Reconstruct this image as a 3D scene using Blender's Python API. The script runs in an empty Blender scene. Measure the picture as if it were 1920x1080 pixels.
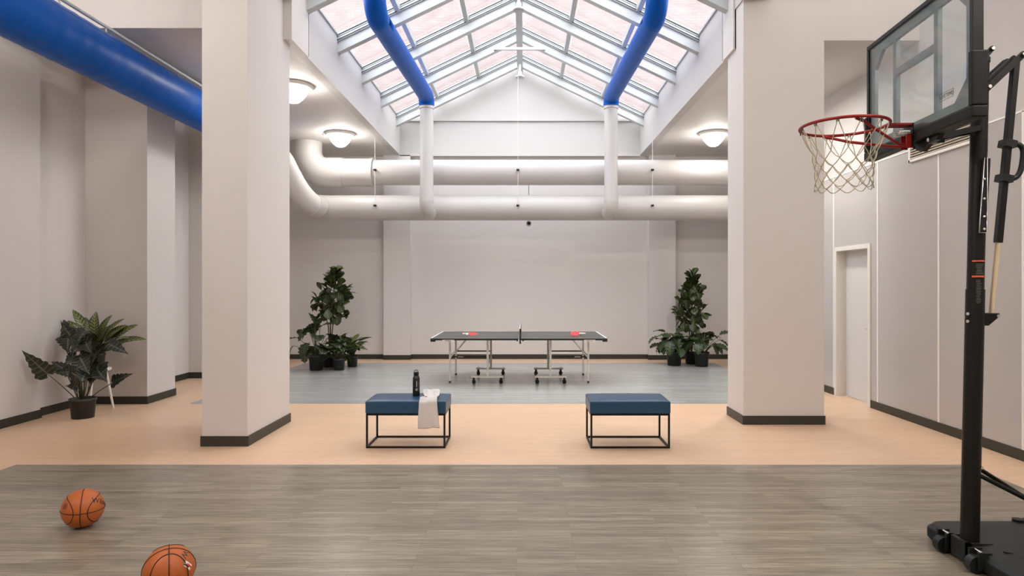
import bpy, math, random
from mathutils import Vector, Matrix, Quaternion

sc = bpy.context.scene
COL = sc.collection
PI = math.pi
F = 1200.0                       # focal length in pixels of the 1920 wide frame

# ------------------------------------------------------------------ camera
cam_d = bpy.data.cameras.new('camera'); cam = bpy.data.objects.new('camera', cam_d); COL.objects.link(cam)
cam.location = (0, 0, 1.57); cam.rotation_euler = (PI/2, 0, 0)
cam_d.sensor_fit = 'HORIZONTAL'; cam_d.sensor_width = 36.0; cam_d.lens = 36.0*F/1920
cam_d.shift_x = -22/1920; cam_d.shift_y = -4/1920
cam_d.clip_start = 0.05; cam_d.clip_end = 200
sc.camera = cam

# ------------------------------------------------------------------ world, lights, exposure
world = bpy.data.worlds.new('world'); sc.world = world; world.use_nodes = True
bg = world.node_tree.nodes['Background']
bg.inputs[0].default_value = (0.94, 0.97, 1.0, 1); bg.inputs[1].default_value = 6.2
vs = sc.view_settings
vs.view_transform = 'Standard'; vs.look = 'None'; vs.gamma = 1.0; vs.use_curve_mapping = False
vs.exposure = 0.1

def area(name, loc, size, power, color, rot=(0, 0, 0), size_y=None, portal=False, shape='DISK'):
    d = bpy.data.lights.new(name, 'AREA'); d.energy = power; d.color = color
    d.shape = 'RECTANGLE' if size_y else shape; d.size = size
    if size_y: d.size_y = size_y
    if portal: d.cycles.is_portal = True
    o = bpy.data.objects.new(name, d); COL.objects.link(o); o.location = loc; o.rotation_euler = rot
    return o
WARM = (1.0, 0.95, 0.89)
area('portal_light', (-.08, 9.9, 6.4), 5.3, 1, (1, 1, 1), size_y=7.2, portal=True)
def bulb(name, loc, r, power):
    d = bpy.data.lights.new(name, 'POINT'); d.energy = power; d.color = WARM; d.shadow_soft_size = r
    o = bpy.data.objects.new(name, d); COL.objects.link(o); o.location = loc
bulb('front_room_light_right', (3.8, 1.2, 5.0), .16, 290)
bulb('front_room_light_left', (-3.9, .6, 5.0), .16, 210)
bulb('left_aisle_fill', (-4.7, 4.6, 5.2), .16, 70)  # unseen fill light, added to brighten the left wall
bulb('front_room_light_middle', (0, 2.6, 5.0), .2, 110)
area('ceiling_light_behind_column', (3.2, 8.9, 4.2), .35, 60, WARM)

# ------------------------------------------------------------------ materials
MATS = {}
def new_mat(name):
    m = bpy.data.materials.new(name); m.use_nodes = True
    MATS[name] = m
    return m, m.node_tree.nodes, m.node_tree.links, m.node_tree.nodes['Principled BSDF']
def mat(name, col, rough=.5, metal=0, spec=.5, bump=0, bscale=60, coat=0, vary=0, vscale=3, trans=0):
    m, N, L, b = new_mat(name)
    b.inputs['Base Color'].default_value = (*col, 1); b.inputs['Roughness'].default_value = rough
    b.inputs['Metallic'].default_value = metal; b.inputs['Specular IOR Level'].default_value = spec
    b.inputs['Coat Weight'].default_value = coat; b.inputs['Transmission Weight'].default_value = trans
    tc = N.new('ShaderNodeTexCoord')
    if bump:
        n = N.new('ShaderNodeTexNoise'); n.inputs['Scale'].default_value = bscale; n.inputs['Detail'].default_value = 3
        L.new(tc.outputs['Object'], n.inputs['Vector'])
        bp = N.new('ShaderNodeBump'); bp.inputs['Strength'].default_value = bump; bp.inputs['Distance'].default_value = .01
        L.new(n.outputs[0], bp.inputs['Height']); L.new(bp.outputs[0], b.inputs['Normal'])
    if vary:
        n = N.new('ShaderNodeTexNoise'); n.inputs['Scale'].default_value = vscale; n.inputs['Detail'].default_value = 4
        L.new(tc.outputs['Object'], n.inputs['Vector'])
        mx = N.new('ShaderNodeMix'); mx.data_type = 'RGBA'
        mx.inputs[6].default_value = (*[c*(1-vary) for c in col], 1); mx.inputs[7].default_value = (*[min(1, c*(1+vary)) for c in col], 1)
        L.new(n.outputs[0], mx.inputs[0]); L.new(mx.outputs[2], b.inputs['Base Color'])
    return m
def emit(name, col, s):
    m, N, L, b = new_mat(name)
    b.inputs['Base Color'].default_value = (*col, 1)
    b.inputs['Emission Color'].default_value = (*col, 1); b.inputs['Emission Strength'].default_value = s
    return m
def plank(name, c1, c2, dark, w, h, rough, grain, gstr, mortar=.0015, spec=.5, gscale=(1.5, 40, 1)):
    m, N, L, b = new_mat(name)
    tc = N.new('ShaderNodeTexCoord')
    br = N.new('ShaderNodeTexBrick'); br.offset = .37; br.offset_frequency = 3
    br.inputs['Color1'].default_value = (*c1, 1); br.inputs['Color2'].default_value = (*c2, 1)
    br.inputs['Mortar'].default_value = (*dark, 1); br.inputs['Scale'].default_value = 1
    br.inputs['Mortar Size'].default_value = mortar; br.inputs['Brick Width'].default_value = w; br.inputs['Row Height'].default_value = h
    br.inputs['Bias'].default_value = 0
    ms = N.new('ShaderNodeMapping'); ms.inputs['Location'].default_value = (50.3, 50.01, 0); L.new(tc.outputs['Object'], ms.inputs[0])
    L.new(ms.outputs[0], br.inputs['Vector'])
    mp = N.new('ShaderNodeMapping'); mp.inputs['Scale'].default_value = gscale; mp.inputs['Location'].default_value = (7, 11, 0)
    L.new(tc.outputs['Object'], mp.inputs['Vector'])
    n = N.new('ShaderNodeTexNoise'); n.inputs['Scale'].default_value = grain; n.inputs['Detail'].default_value = 6; n.inputs['Roughness'].default_value = .65
    L.new(mp.outputs[0], n.inputs['Vector'])
    cr = N.new('ShaderNodeMapRange'); cr.inputs[1].default_value = .3; cr.inputs[2].default_value = .7
    cr.inputs[3].default_value = 1-gstr; cr.inputs[4].default_value = 1+gstr
    L.new(n.outputs[0], cr.inputs[0])
    mx = N.new('ShaderNodeVectorMath'); mx.operation = 'SCALE'
    L.new(br.outputs['Color'], mx.inputs[0]); L.new(cr.outputs[0], mx.inputs['Scale'])
    L.new(mx.outputs[0], b.inputs['Base Color'])
    b.inputs['Roughness'].default_value = rough; b.inputs['Specular IOR Level'].default_value = spec
    return m

wall_m = mat('wall_paint', (.64, .605, .585), .62, bump=.04, bscale=140)
wallup_m = mat('white_paint', (.54, .515, .50), .6, bump=.03, bscale=120)
ceil_m = mat('ceiling_paint', (.66, .63, .61), .7)
gray_panel = mat('glossy_grey_panel', (.46, .435, .42), .16, spec=.45)
strip_m = mat('panel_strip_white', (.82, .80, .76), .4)
door_m = mat('door_paint', (.62, .60, .59), .4)
frame_m = mat('door_frame_paint', (.70, .67, .62), .4)
base_m = mat('rubber_baseboard', (.036, .036, .028), .4, spec=.35)
wood_m = plank('light_wood_vinyl', (.67, .455, .30), (.71, .485, .325), (.58, .385, .25), .95, .075, .36, 2.6, .09, .0008, gscale=(2.2, 22, 1))
grey_m = plank('grey_wood_vinyl', (.175, .146, .108), (.265, .226, .172), (.12, .095, .07), .92, .055, .30, 2.0, .52, .0014, spec=.65, gscale=(1.7, 30, 1))
midgrey_m = plank('pale_grey_wood_vinyl', (.33, .335, .32), (.41, .415, .40), (.28, .285, .27), 1.05, .072, .24, 2.0, .22, .0012, spec=.8, gscale=(1.5, 44, 1))
duct_white = mat('white_duct_paint', (.51, .487, .472), .42)
flex_white = mat('white_flex_duct', (.56, .535, .515), .55)
blue_m = mat('blue_duct_fabric', (.0, .085, .43), .40, spec=.15, bump=.7, bscale=4)
alu = mat('white_powder_coat', (.50, .52, .52), .35)
gasket = mat('black_gasket', (.012, .014, .014), .6)
metal_w = mat('white_tube_metal', (.72, .68, .62), .35)
black_m = mat('black_satin_metal', (.006, .006, .005), .38, spec=.28)
black_pl = mat('black_plastic', (.010, .012, .012), .42, spec=.3, bump=.05, bscale=200)
pad_m = mat('black_foam_padding', (.008, .009, .008), .5, spec=.2)
dgrey = mat('dark_grey_metal', (.05, .055, .052), .4)
chrome = mat('chrome', (.75, .74, .72), .22, metal=1)
red_m = mat('red_rim_paint', (.27, .014, .011), .4, spec=.3)
redrub = mat('red_rubber', (.62, .03, .03), .5)
net_m = mat('white_net_cord', (.50, .44, .32), .8)
leather = mat('blue_leather', (.005, .050, .118), .33, spec=.7, bump=.05, bscale=260)
towel_m = mat('white_terry_cloth', (.68, .65, .63), .95, bump=.5, bscale=350)
tabletop_m = mat('dark_table_laminate', (.035, .038, .037), .30)
whitepaint = mat('white_line_paint', (.8, .8, .78), .5)
pot_m = mat('black_plastic_pot', (.022, .024, .022), .5)
soil_m = mat('potting_soil', (.05, .035, .022), .95, bump=.8, bscale=80, vary=.5, vscale=60)
gravel_m = mat('grey_gravel', (.20, .17, .13), .9, bump=.8, bscale=70, vary=.6, vscale=70)
stem_m = mat('green_stem', (.045, .05, .018), .5)
bark_m = mat('brown_bark', (.10, .065, .035), .8, bump=.5, bscale=40)
stool_m = mat('white_stool_paint', (.82, .79, .74), .45)
bottle_m = mat('black_bottle_coat', (.010, .010, .011), .38)
handle_wood = mat('pale_handle', (.75, .68, .58), .5)
rod_m = mat('ivory_piston', (.62, .50, .33), .35)
orange_txt = mat('orange_sticker', (.75, .10, .03), .5)
grey_txt = mat('grey_sticker_print', (.10, .11, .09), .5)
slat_m = mat('cream_louvre', (.62, .56, .46), .45)
dark_in = mat('dark_cavity', (.02, .018, .012), .9)
lamp_glass = emit('lit_opal_glass', (1.0, .96, .90), 42)
lamp_base = mat('lamp_base_white', (.8, .78, .76), .4)

def glassmat(name, tint, gloss, rough=.03):
    m, N, L, b = new_mat(name)
    out = N['Material Output']; N.remove(b)
    t = N.new('ShaderNodeBsdfTransparent'); t.inputs[0].default_value = (*tint, 1)
    g = N.new('ShaderNodeBsdfGlossy'); g.inputs['Roughness'].default_value = rough
    fr = N.new('ShaderNodeLayerWeight'); fr.inputs[0].default_value = .5
    pw = N.new('ShaderNodeMath'); pw.operation = 'POWER'; pw.inputs[1].default_value = 5; L.new(fr.outputs['Facing'], pw.inputs[0])
    mul = N.new('ShaderNodeMath'); mul.operation = 'MULTIPLY_ADD'; mul.inputs[1].default_value = gloss; mul.inputs[2].default_value = .035
    mix = N.new('ShaderNodeMixShader')
    L.new(pw.outputs[0], mul.inputs[0]); L.new(mul.outputs[0], mix.inputs[0])
    L.new(t.outputs[0], mix.inputs[1]); L.new(g.outputs[0], mix.inputs[2]); L.new(mix.outputs[0], out.inputs[0])
    return m
sky_glass = glassmat('skylight_glass', (.95, .95, .96), .8)
poly_glass = glassmat('clear_polycarbonate', (.90, .925, .915), .9, .06)

def brickmat():
    m, N, L, b = new_mat('pale_pink_brick')
    tc = N.new('ShaderNodeTexCoord'); mp = N.new('ShaderNodeMapping'); mp.inputs['Rotation'].default_value = (PI/2, 0, 0)
    L.new(tc.outputs['Object'], mp.inputs[0])
    br = N.new('ShaderNodeTexBrick'); br.inputs['Scale'].default_value = 1
    br.inputs['Color1'].default_value = (.215, .158, .147, 1); br.inputs['Color2'].default_value = (.235, .183, .173, 1)
    br.inputs['Mortar'].default_value = (.165, .150, .145, 1); br.inputs['Mortar Size'].default_value = .009
    br.inputs['Brick Width'].default_value = .23; br.inputs['Row Height'].default_value = .085
    L.new(mp.outputs[0], br.inputs[0])
    n = N.new('ShaderNodeTexNoise'); n.inputs['Scale'].default_value = 2.2; n.inputs['Detail'].default_value = 5
    L.new(tc.outputs['Object'], n.inputs['Vector'])
    mr = N.new('ShaderNodeMapRange'); mr.inputs[3].default_value = .84; mr.inputs[4].default_value = 1.14; L.new(n.outputs[0], mr.inputs[0])
    v = N.new('ShaderNodeVectorMath'); v.operation = 'SCALE'; L.new(br.outputs[0], v.inputs[0]); L.new(mr.outputs[0], v.inputs['Scale'])
    L.new(v.outputs[0], b.inputs['Base Color']); b.inputs['Roughness'].default_value = .9
    return m
brick_m = brickmat()

def leafmat(name, base, vein, kind, rough=.38):
    """UV: u across 0..1 (midrib at .5), v along 0..1; veins are drawn from the leaf's own UV"""
    m, N, L, b = new_mat(name)
    uv = N.new('ShaderNodeUVMap'); sp = N.new('ShaderNodeSeparateXYZ'); L.new(uv.outputs[0], sp.inputs[0])
    def M(op, a, b_=None, c=None):
        n = N.new('ShaderNodeMath'); n.operation = op
        for i, x in enumerate((a, b_, c)):
            if x is None: continue
            if isinstance(x, (int, float)): n.inputs[i].default_value = x
            else: L.new(x, n.inputs[i])
        return n.outputs[0]
    au = M('ABSOLUTE', M('SUBTRACT', sp.outputs[0], .5))         # 0 midrib .5 edge
    mid = M('LESS_THAN', au,   .030 if kind != 'alocasia' else .035)
    ph = M('SUBTRACT', M('MULTIPLY', sp.outputs[1], 7.0 if kind == 'alocasia' else 9.0), M('MULTIPLY', au, 2.6))
    fr = M('FRACT', ph)
    if kind == 'alocasia':
        side = M('LESS_THAN', fr, .11)
    elif kind == 'spot':
        n = N.new('ShaderNodeTexNoise'); n.inputs['Scale'].default_value = 22; tc = N.new('ShaderNodeTexCoord'); L.new(tc.outputs['Object'], n.inputs[0])
        side = M('MULTIPLY', M('GREATER_THAN', M('ADD', fr, M('MULTIPLY', n.outputs[0], .5)), .80), M('LESS_THAN', au, .40))
    else:
        side = M('MULTIPLY', M('LESS_THAN', fr, .10), .45)
    f = M('MAXIMUM', mid, side)
    nz = N.new('ShaderNodeTexNoise'); nz.inputs['Scale'].default_value = 6
    tc2 = N.new('ShaderNodeTexCoord'); L.new(tc2.outputs['Object'], nz.inputs[0])
    mv = N.new('ShaderNodeMix'); mv.data_type = 'RGBA'
    mv.inputs[6].default_value = (*[c*.55 for c in base], 1); mv.inputs[7].default_value = (*[c*1.5 for c in base], 1)
    L.new(nz.outputs[0], mv.inputs[0])
    mx = N.new('ShaderNodeMix'); mx.data_type = 'RGBA'; L.new(mv.outputs[2], mx.inputs[6]); mx.inputs[7].default_value = (*vein, 1)
    L.new(f, mx.inputs[0]); L.new(mx.outputs[2], b.inputs['Base Color']); b.inputs['Roughness'].default_value = rough
    return m
leaf_dark = leafmat('dark_green_leaf', (.014, .024, .008), (.08, .12, .04), 'plain')
leaf_fig = leafmat('fig_leaf', (.026, .038, .008), (.14, .18, .06), 'plain', .42)
leaf_mid = leafmat('mid_green_leaf', (.022, .040, .012), (.10, .15, .05), 'plain')
leaf_spot = leafmat('variegated_leaf', (.020, .036, .010), (.20, .22, .05), 'spot')
leaf_aloc = leafmat('alocasia_leaf', (.007, .012, .006), (.10, .11, .08), 'alocasia', .3)

def ballmat():
    m, N, L, b = new_mat('orange_pebbled_rubber')
    b.inputs['Base Color'].default_value = (.42, .098, .012, 1); b.inputs['Roughness'].default_value = .5
    tc = N.new('ShaderNodeTexCoord'); v = N.new('ShaderNodeTexVoronoi'); v.inputs['Scale'].default_value = 260
    L.new(tc.outputs['Object'], v.inputs[0]); bp = N.new('ShaderNodeBump'); bp.inputs['Strength'].default_value = .25; bp.inputs['Distance'].default_value = .002
    L.new(v.outputs[0], bp.inputs['Height']); L.new(bp.outputs[0], b.inputs['Normal'])
    return m
ball_m = ballmat()
seam_m = mat('black_ball_seam', (.025, .008, .006), .6)
ink_m = mat('black_ink', (.02, .015, .012), .5)

# ------------------------------------------------------------------ mesh builder
class MB:
    def __init__(s): s.v = []; s.f = []; s.uv = {}; s.sm = []
    def add(s, vs, fs, smooth=False):
        o = len(s.v); s.v += [Vector(p) for p in vs]
        for f in fs: s.f.append([i+o for i in f]); s.sm.append(smooth)
        return o
    def box(s, x0, x1, y0, y1, z0, z1):
        s.add([(x, y, z) for x in (x0, x1) for y in (y0, y1) for z in (z0, z1)],
              [(0, 1, 3, 2), (4, 6, 7, 5), (0, 4, 5, 1), (2, 3, 7, 6), (0, 2, 6, 4), (1, 5, 7, 3)])
        return s
    def obox(s, p0, p1, w, h, up=(0, 0, 1)):
        """bar from p0 to p1, width w sideways, height h along up"""
        p0 = Vector(p0); p1 = Vector(p1); t = (p1-p0).normalized(); up = Vector(up)
        sd = t.cross(up)
        if sd.length < 1e-4: sd = t.cross(Vector((1, 0, 0)))
        sd.normalize(); u = sd.cross(t).normalized()
        vs_ = [p+sd*(a*w/2)+u*(b*h/2) for p in (p0, p1) for a in (-1, 1) for b in (-1, 1)]
        s.add(vs_, [(0, 1, 3, 2), (4, 6, 7, 5), (0, 4, 5, 1), (2, 3, 7, 6), (0, 2, 6, 4), (1, 5, 7, 3)])
        return s
    def tube(s, pts, r, seg=12, caps=True, closed=False):
        pts = [Vector(p) for p in pts]; n = len(pts)
        rs = r if isinstance(r, (list, tuple)) else [r]*n
        prev = None; rings = []
        for i, p in enumerate(pts):
            a = pts[(i-1) % n] if (i > 0 or closed) else p; b = pts[(i+1) % n] if (i < n-1 or closed) else p
            t = (b-a).normalized()
            if prev is None:
                nrm = t.cross(Vector((0, 0, 1)))
                if nrm.length < 1e-3: nrm = t.cross(Vector((1, 0, 0)))
                nrm.normalize()
            else:
                nrm = (prev - t*prev.dot(t)); nrm.normalize()
            prev = nrm; bn = t.cross(nrm)
            rings.append([p+(nrm*math.cos(2*PI*k/seg)+bn*math.sin(2*PI*k/seg))*rs[i] for k in range(seg)])
        vs_ = [q for rg in rings for q in rg]; fs = []
        m = n if closed else n-1
        for i in range(m):
            j = (i+1) % n
            for k in range(seg):
                l = (k+1) % seg; fs.append((i*seg+k, i*seg+l, j*seg+l, j*seg+k))
        s.add(vs_, fs, True)
        if caps and not closed:
            s.add(rings[0], [list(range(seg))[::-1]]); s.add(rings[-1], [list(range(seg))])
        return s
    def cyl(s, p0, p1, r, seg=24): return s.tube([p0, p1], r, seg)
    def lathe(s, prof, c, seg=32, axis='z'):
        vs_ = []; n = len(prof)
        for r, h in prof:
            for k in range(seg):
                a = 2*PI*k/seg; x, y = r*math.cos(a), r*math.sin(a)
                vs_.append({'z': (c[0]+x, c[1]+y, c[2]+h), 'y': (c[0]+x, c[1]+h, c[2]+y), 'x': (c[0]+h, c[1]+x, c[2]+y)}[axis])
        fs = [(i*seg+k, i*seg+(k+1) % seg, (i+1)*seg+(k+1) % seg, (i+1)*seg+k) for i in range(n-1) for k in range(seg)]
        s.add(vs_, fs, True); return s
    def sphere(s, c, r, su=24, sv=14):
        prof = [(max(1e-5, r*math.sin(PI*i/sv)), -r*math.cos(PI*i/sv)) for i in range(sv+1)]
        return s.lathe(prof, c, su)
    def prism(s, poly, y0, y1):
        """polygon in XZ extruded along Y"""
        n = len(poly); vs_ = [(x, y0, z) for x, z in poly]+[(x, y1, z) for x, z in poly]
        fs = [list(range(n)), list(range(2*n-1, n-1, -1))]+[(i, i+n, (i+1) % n+n, (i+1) % n) for i in range(n)]
        s.add(vs_, fs); return s
    def plate(s, poly, z0, z1):
        n = len(poly); vs_ = [(x, y, z0) for x, y in poly]+[(x, y, z1) for x, y in poly]
        fs = [list(range(n))[::-1], list(range(n, 2*n))]+[(i, (i+1) % n, (i+1) % n+n, i+n) for i in range(n)]
        s.add(vs_, fs); return s
    def xf(s, M):
        s.v = [M @ v for v in s.v]; return s
    def merge(s, o):
        k = len(s.v); s.v += o.v
        for f, q in zip(o.f, o.sm): s.f.append([i+k for i in f]); s.sm.append(q)
        return s

ORG = {}
def obj(name, mb, m, parent=None, bevel=0, solid=0, loc=None, recalc=True, sub=0):
    me = bpy.data.meshes.new(name)
    if parent is not None: o0 = ORG[parent.name]
    elif loc is not None: o0 = Vector(loc)
    else:
        xs = [v.x for v in mb.v]; ys = [v.y for v in mb.v]; zs = [v.z for v in mb.v]
        o0 = Vector(((min(xs)+max(xs))/2, (min(ys)+max(ys))/2, min(zs)))
    me.from_pydata([tuple(v-o0) for v in mb.v], [], mb.f)
    me.polygons.foreach_set('use_smooth', mb.sm)
    if mb.uv:
        ul = me.uv_layers.new(name='UVMap')
        for lp in me.loops: ul.data[lp.index].uv = mb.uv.get(lp.vertex_index, (0, 0))
    if recalc:
        import bmesh
        b = bmesh.new(); b.from_mesh(me); bmesh.ops.recalc_face_normals(b, faces=b.faces); b.to_mesh(me); b.free()
    me.materials.append(m); me.update()
    o = bpy.data.objects.new(name, me); COL.objects.link(o)
    if parent is not None: o.parent = parent; ORG[o.name] = o0
    else: o.location = o0; ORG[o.name] = o0
    if bevel:
        q = o.modifiers.new('bevel', 'BEVEL'); q.width = bevel; q.segments = 3; q.limit_method = 'ANGLE'; q.angle_limit = .6
    if solid:
        q = o.modifiers.new('solidify', 'SOLIDIFY'); q.thickness = solid; q.offset = 0
    if sub:
        q = o.modifiers.new('subdivision', 'SUBSURF'); q.levels = sub; q.render_levels = sub
    return o
def tag(o, label, cat, group=None, kind=None):
    o['label'] = label; o['category'] = cat
    if group: o['group'] = group
    if kind: o['kind'] = kind
    return o
def thing(name, label, cat, loc=(0, 0, 0), group=None):
    o = bpy.data.objects.new(name, None); COL.objects.link(o); o.location = loc; o.empty_display_size = .1
    ORG[o.name] = Vector(loc)
    return tag(o, label, cat, group)
def struct(name, mb, m, label=None, cat=None, parent=None, bevel=0):
    o = obj(name, mb, m, parent, bevel=bevel, loc=None if parent else (0, 0, 0))
    if not parent:
        o['kind'] = 'structure'
        if label: o['label'] = label
        if cat: o['category'] = cat
    return o
def dup(root, loc, label=None, rotz=None):
    r = root.copy(); COL.objects.link(r); r.location = loc
    if rotz is not None: r.rotation_euler = (0, 0, rotz)
    if label: r['label'] = label
    for ch in list(root.children):
        c = ch.copy(); COL.objects.link(c); c.parent = r
        for g in list(ch.children):
            d = g.copy(); COL.objects.link(d); d.parent = c
    return r
def text(name, body, size, M, m, parent, extrude=.0006, warp=None):
    """flat lettering turned into a mesh; M places it, warp bends it"""
    cu = bpy.data.curves.new(name, 'FONT'); cu.body = body; cu.size = size; cu.align_x = 'CENTER'; cu.align_y = 'CENTER'; cu.extrude = extrude
    cu.resolution_u = 3
    to = bpy.data.objects.new('tmp_text', cu); COL.objects.link(to)
    dg = bpy.context.evaluated_depsgraph_get(); dg.update()
    me = bpy.data.meshes.new_from_object(to.evaluated_get(dg))
    mb = MB(); mb.add([v.co for v in me.vertices], [list(p.vertices) for p in me.polygons])
    bpy.data.objects.remove(to); bpy.data.meshes.remove(me); bpy.data.curves.remove(cu)
    if warp: mb.v = [warp(v) for v in mb.v]
    if M is not None: mb.xf(M)
    return obj(name, mb, m, parent, recalc=False)
def axes(xd, yd, zd, p):
    M = Matrix((Vector(xd), Vector(yd), Vector(zd))).transposed().to_4x4(); M.translation = Vector(p); return M

# ================================================================== SETTING
XR = 4.475; ZC = 4.35; YB = 13.75
XL1, XL2, XL3 = -5.75, -5.83, -5.70
WX0, WX1 = -2.63, 2.475          # sides of the skylight well
RX = (WX0+WX1)/2; ZE = 5.11; ZR = 6.34   # ridge
ZF = 5.45                        # ceiling of the front zone
YN = -3.2

struct('floor', MB().box(-7, 6, YN-.3, 14.2, -.2, 0), wood_m, 'light orange-toned wood vinyl floor of the whole room', 'floor')
struct('floor', MB().box(-4.45, 3.876, YN, F/214, 0, .003), grey_m, 'grey brown wood-look vinyl field in the foreground', 'floor')
struct('floor', MB().box(-4.45, 3.876, F/140.8, F/92.1, 0, .003), midgrey_m, 'grey vinyl field under the table tennis table', 'floor')

# walls
struct('wall_left', MB().box(XL1-.4, XL1, YN, 7.61, 0, ZF+.1), wall_m, 'nearest stretch of the left wall', 'wall')
struct('wall_left', MB().box(XL1-.4, XL2, 7.61, 8.6, 0, ZC+.2), wall_m, 'slightly recessed stretch of left wall behind the potted plants', 'wall')
struct('wall_left', MB().box(XL1-.4, XL3, 9.1, 10.95, 0, ZC+.2), wall_m, 'far stretch of left wall behind the pillar', 'wall')
struct('wall_left', MB().box(XL1-.4, -5.25, 10.89, YB+.2, 0, ZC+.2), wall_m, 'left wall block that steps forward by the far corner', 'wall')
struct('trim_1', MB().box(XL1-.3, -5.007, 8.51, 9.19, 0, ZC+.1), wall_m, 'pillar projecting from the left wall beside the potted plants', 'pillar')
struct('wall_back', MB().box(-5.9, XR+.4, YB, YB+.3, 0, ZC+.3), wall_m, 'far wall behind the table tennis table', 'wall')
struct('trim_2', MB().box(-2.98, -2.41, 13.6, YB+.05, 0, ZC), wall_m, 'flat pilaster on the far wall, left of the table', 'pilaster')
struct('trim_3', MB().box(2.66, 3.23, 13.6, YB+.05, 0, ZC), wall_m, 'flat pilaster on the far wall, right of the table', 'pilaster')
gb = MB().prism([(WX0, 4.33), (WX1, 4.33), (WX1, ZE), (RX, ZR), (WX0, ZE)], 13.6, 13.95)
struct('wall_gable', gb, wallup_m, 'white gable wall at the far end of the skylight', 'wall')
struct('trim_4', MB().box(WX0, WX1, 13.56, 13.62, ZE-.045, ZE), wallup_m, 'thin white ledge across the gable wall', 'ledge')

# right wall with the door opening (door y 8.30-9.13, z 2.06)
DY0, DY1, DZ = 8.30, 9.13, 2.06
rw = MB()
ZP = 3.14
rw.box(XR+.01, XR+.4, YN, YB, ZP, ZF+.1)
struct('wall_right', rw, wallup_m, 'upper painted part of the right wall', 'wall')
rp = MB()
for y0, y1, z0, z1 in ((YN, DY0-.05, 0, ZP), (DY1+.05, YB, 0, ZP), (DY0-.05, DY1+.05, DZ+.05, ZP)): rp.box(XR, XR+.4, y0, y1, z0, z1)
struct('wall_right', rp, gray_panel, 'glossy light grey panelling along the lower right wall', 'wall')
st = MB()
for y in (5.733, 6.90, 8.086, 9.235, 4.57, 3.40, 10.4):
    st.box(XR-.006, XR, y-.012, y+.012, .10, ZP)
st.box(XR-.006, XR, YN, YB, ZP-.01, ZP+.008)
struct('trim_5', st, strip_m, 'thin white joint strips between the grey wall panels', 'trim')
struct('wall_front', MB().box(-6.3, XR+.4, YN-.3, YN, 0, ZF+.1), wall_m, 'wall behind the viewer', 'wall')

# door
dr = struct('door_1', MB().box(XR+.125, XR+.17, DY0, DY1, .008, DZ), door_m, 'plain pale door set back in the grey right wall', 'door')
fr = MB()
fr.box(XR-.02, XR+.13, DY0-.06, DY0, 0, DZ+.06); fr.box(XR-.02, XR+.13, DY1, DY1+.06, 0, DZ+.06); fr.box(XR-.02, XR+.13, DY0, DY1, DZ, DZ+.06)
obj('door_frame', fr, frame_m, dr, bevel=.003)
hd = MB().tube([(XR+.125, 8.38, 1.0), (XR+.07, 8.38, 1.0), (XR+.07, 8.5, 1.0)], .009, 10)
obj('door_handle', hd, chrome, dr)

# ceilings
struct('ceiling', MB().box(-6.1, WX0-.14, 7.2, YB+.1, ZC, ZC+.15), ceil_m, 'low ceiling left of the skylight well', 'ceiling')
struct('ceiling', MB().box(WX1+.14, XR+.1, 7.5, YB+.1, ZC, ZC+.15), ceil_m, 'low ceiling right of the skylight well', 'ceiling')
struct('ceiling', MB().box(-6.2, XR+.4, YN, 6.9, ZF, ZF+.15), ceil_m, 'high ceiling of the front zone', 'ceiling')
struct('wall_header', MB().box(-6.1, -3.14, 6.9, 7.2, ZC, ZF+.05), wall_m, 'face of the ceiling step left of the skylight', 'wall')
struct('wall_header', MB().box(3.39, XR+.1, 7.250, 7.5, ZC, ZF+.05), wall_m, 'face of the ceiling step right of the skylight', 'wall')
# well sides
struct('wall_well_left', MB().box(WX0-.14, WX0, 7.3, 13.65, ZC, ZE), wallup_m, 'left side of the skylight well', 'wall')
struct('wall_well_right', MB().box(WX1, WX1+.14, 7.5, 13.65, ZC, ZE), wallup_m, 'right side of the skylight well', 'wall')
struct('trim_6', MB().box(WX0-.16, WX0+.02, 7.2, 7.76, ZC-.005, ZF), wall_m, 'end of the column beam at left side of the well', 'trim')
struct('trim_7', MB().box(WX1-.02, WX1+.16, 7.5, 7.90, ZC-.005, ZF), wall_m, 'end of the column beam at right side of the well', 'trim')
struct('trim_8', MB().box(WX0+.001, WX0+.022, 7.76, 7.768, ZC, ZF), gasket, 'dark joint line at left side of the well', 'joint')
struct('trim_9', MB().box(WX1-.022, WX1-.001, 7.90, 7.908, ZC, ZF), gasket, 'dark joint line at right side of the well', 'joint')
ng = MB().prism([(WX0-.2, ZE-.3), (WX1+.2, ZE-.3), (WX1+.2, ZE+.02), (RX, ZR+.2), (WX0-.2, ZE+.02)], 6.1, 6.3)
struct('wall_gable', ng, wallup_m, 'near gable wall above the front ceiling', 'wall')
struct('wall_well_left', MB().box(WX0-.3, WX0, 6.2, 7.3, ZE-.3, ZE), wallup_m, 'near left side of the skylight well', 'wall')
struct('wall_well_right', MB().box(WX1, WX1+.3, 6.2, 7.9, ZE-.3, ZE), wallup_m, 'near right side of the skylight well', 'wall')

# columns
def column(n, x0, x1, y0, y1, lab):
    o = struct(n, MB().box(x0, x1, y0, y1, 0, ZF+.02), wall_m, lab, 'column')
    bb = MB()
    t = .012
    bb.box(x0-t, x1+t, y0-t, y0, 0, .10); bb.box(x0-t, x1+t, y1, y1+t, 0, .10)
    bb.box(x0-t, x0, y0, y1, 0, .10); bb.box(x1, x1+t, y0, y1, 0, .10)
    b = obj('baseboard', bb, base_m, o, bevel=.002)
    return o
column('wall_column', -3.15, -2.705, 6.266, 7.394, 'tall square column on the left with a deep lit side')
column('wall_column', 2.488, 3.40, 7.246, 7.80, 'broad column on the right before the grey wall')

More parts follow.
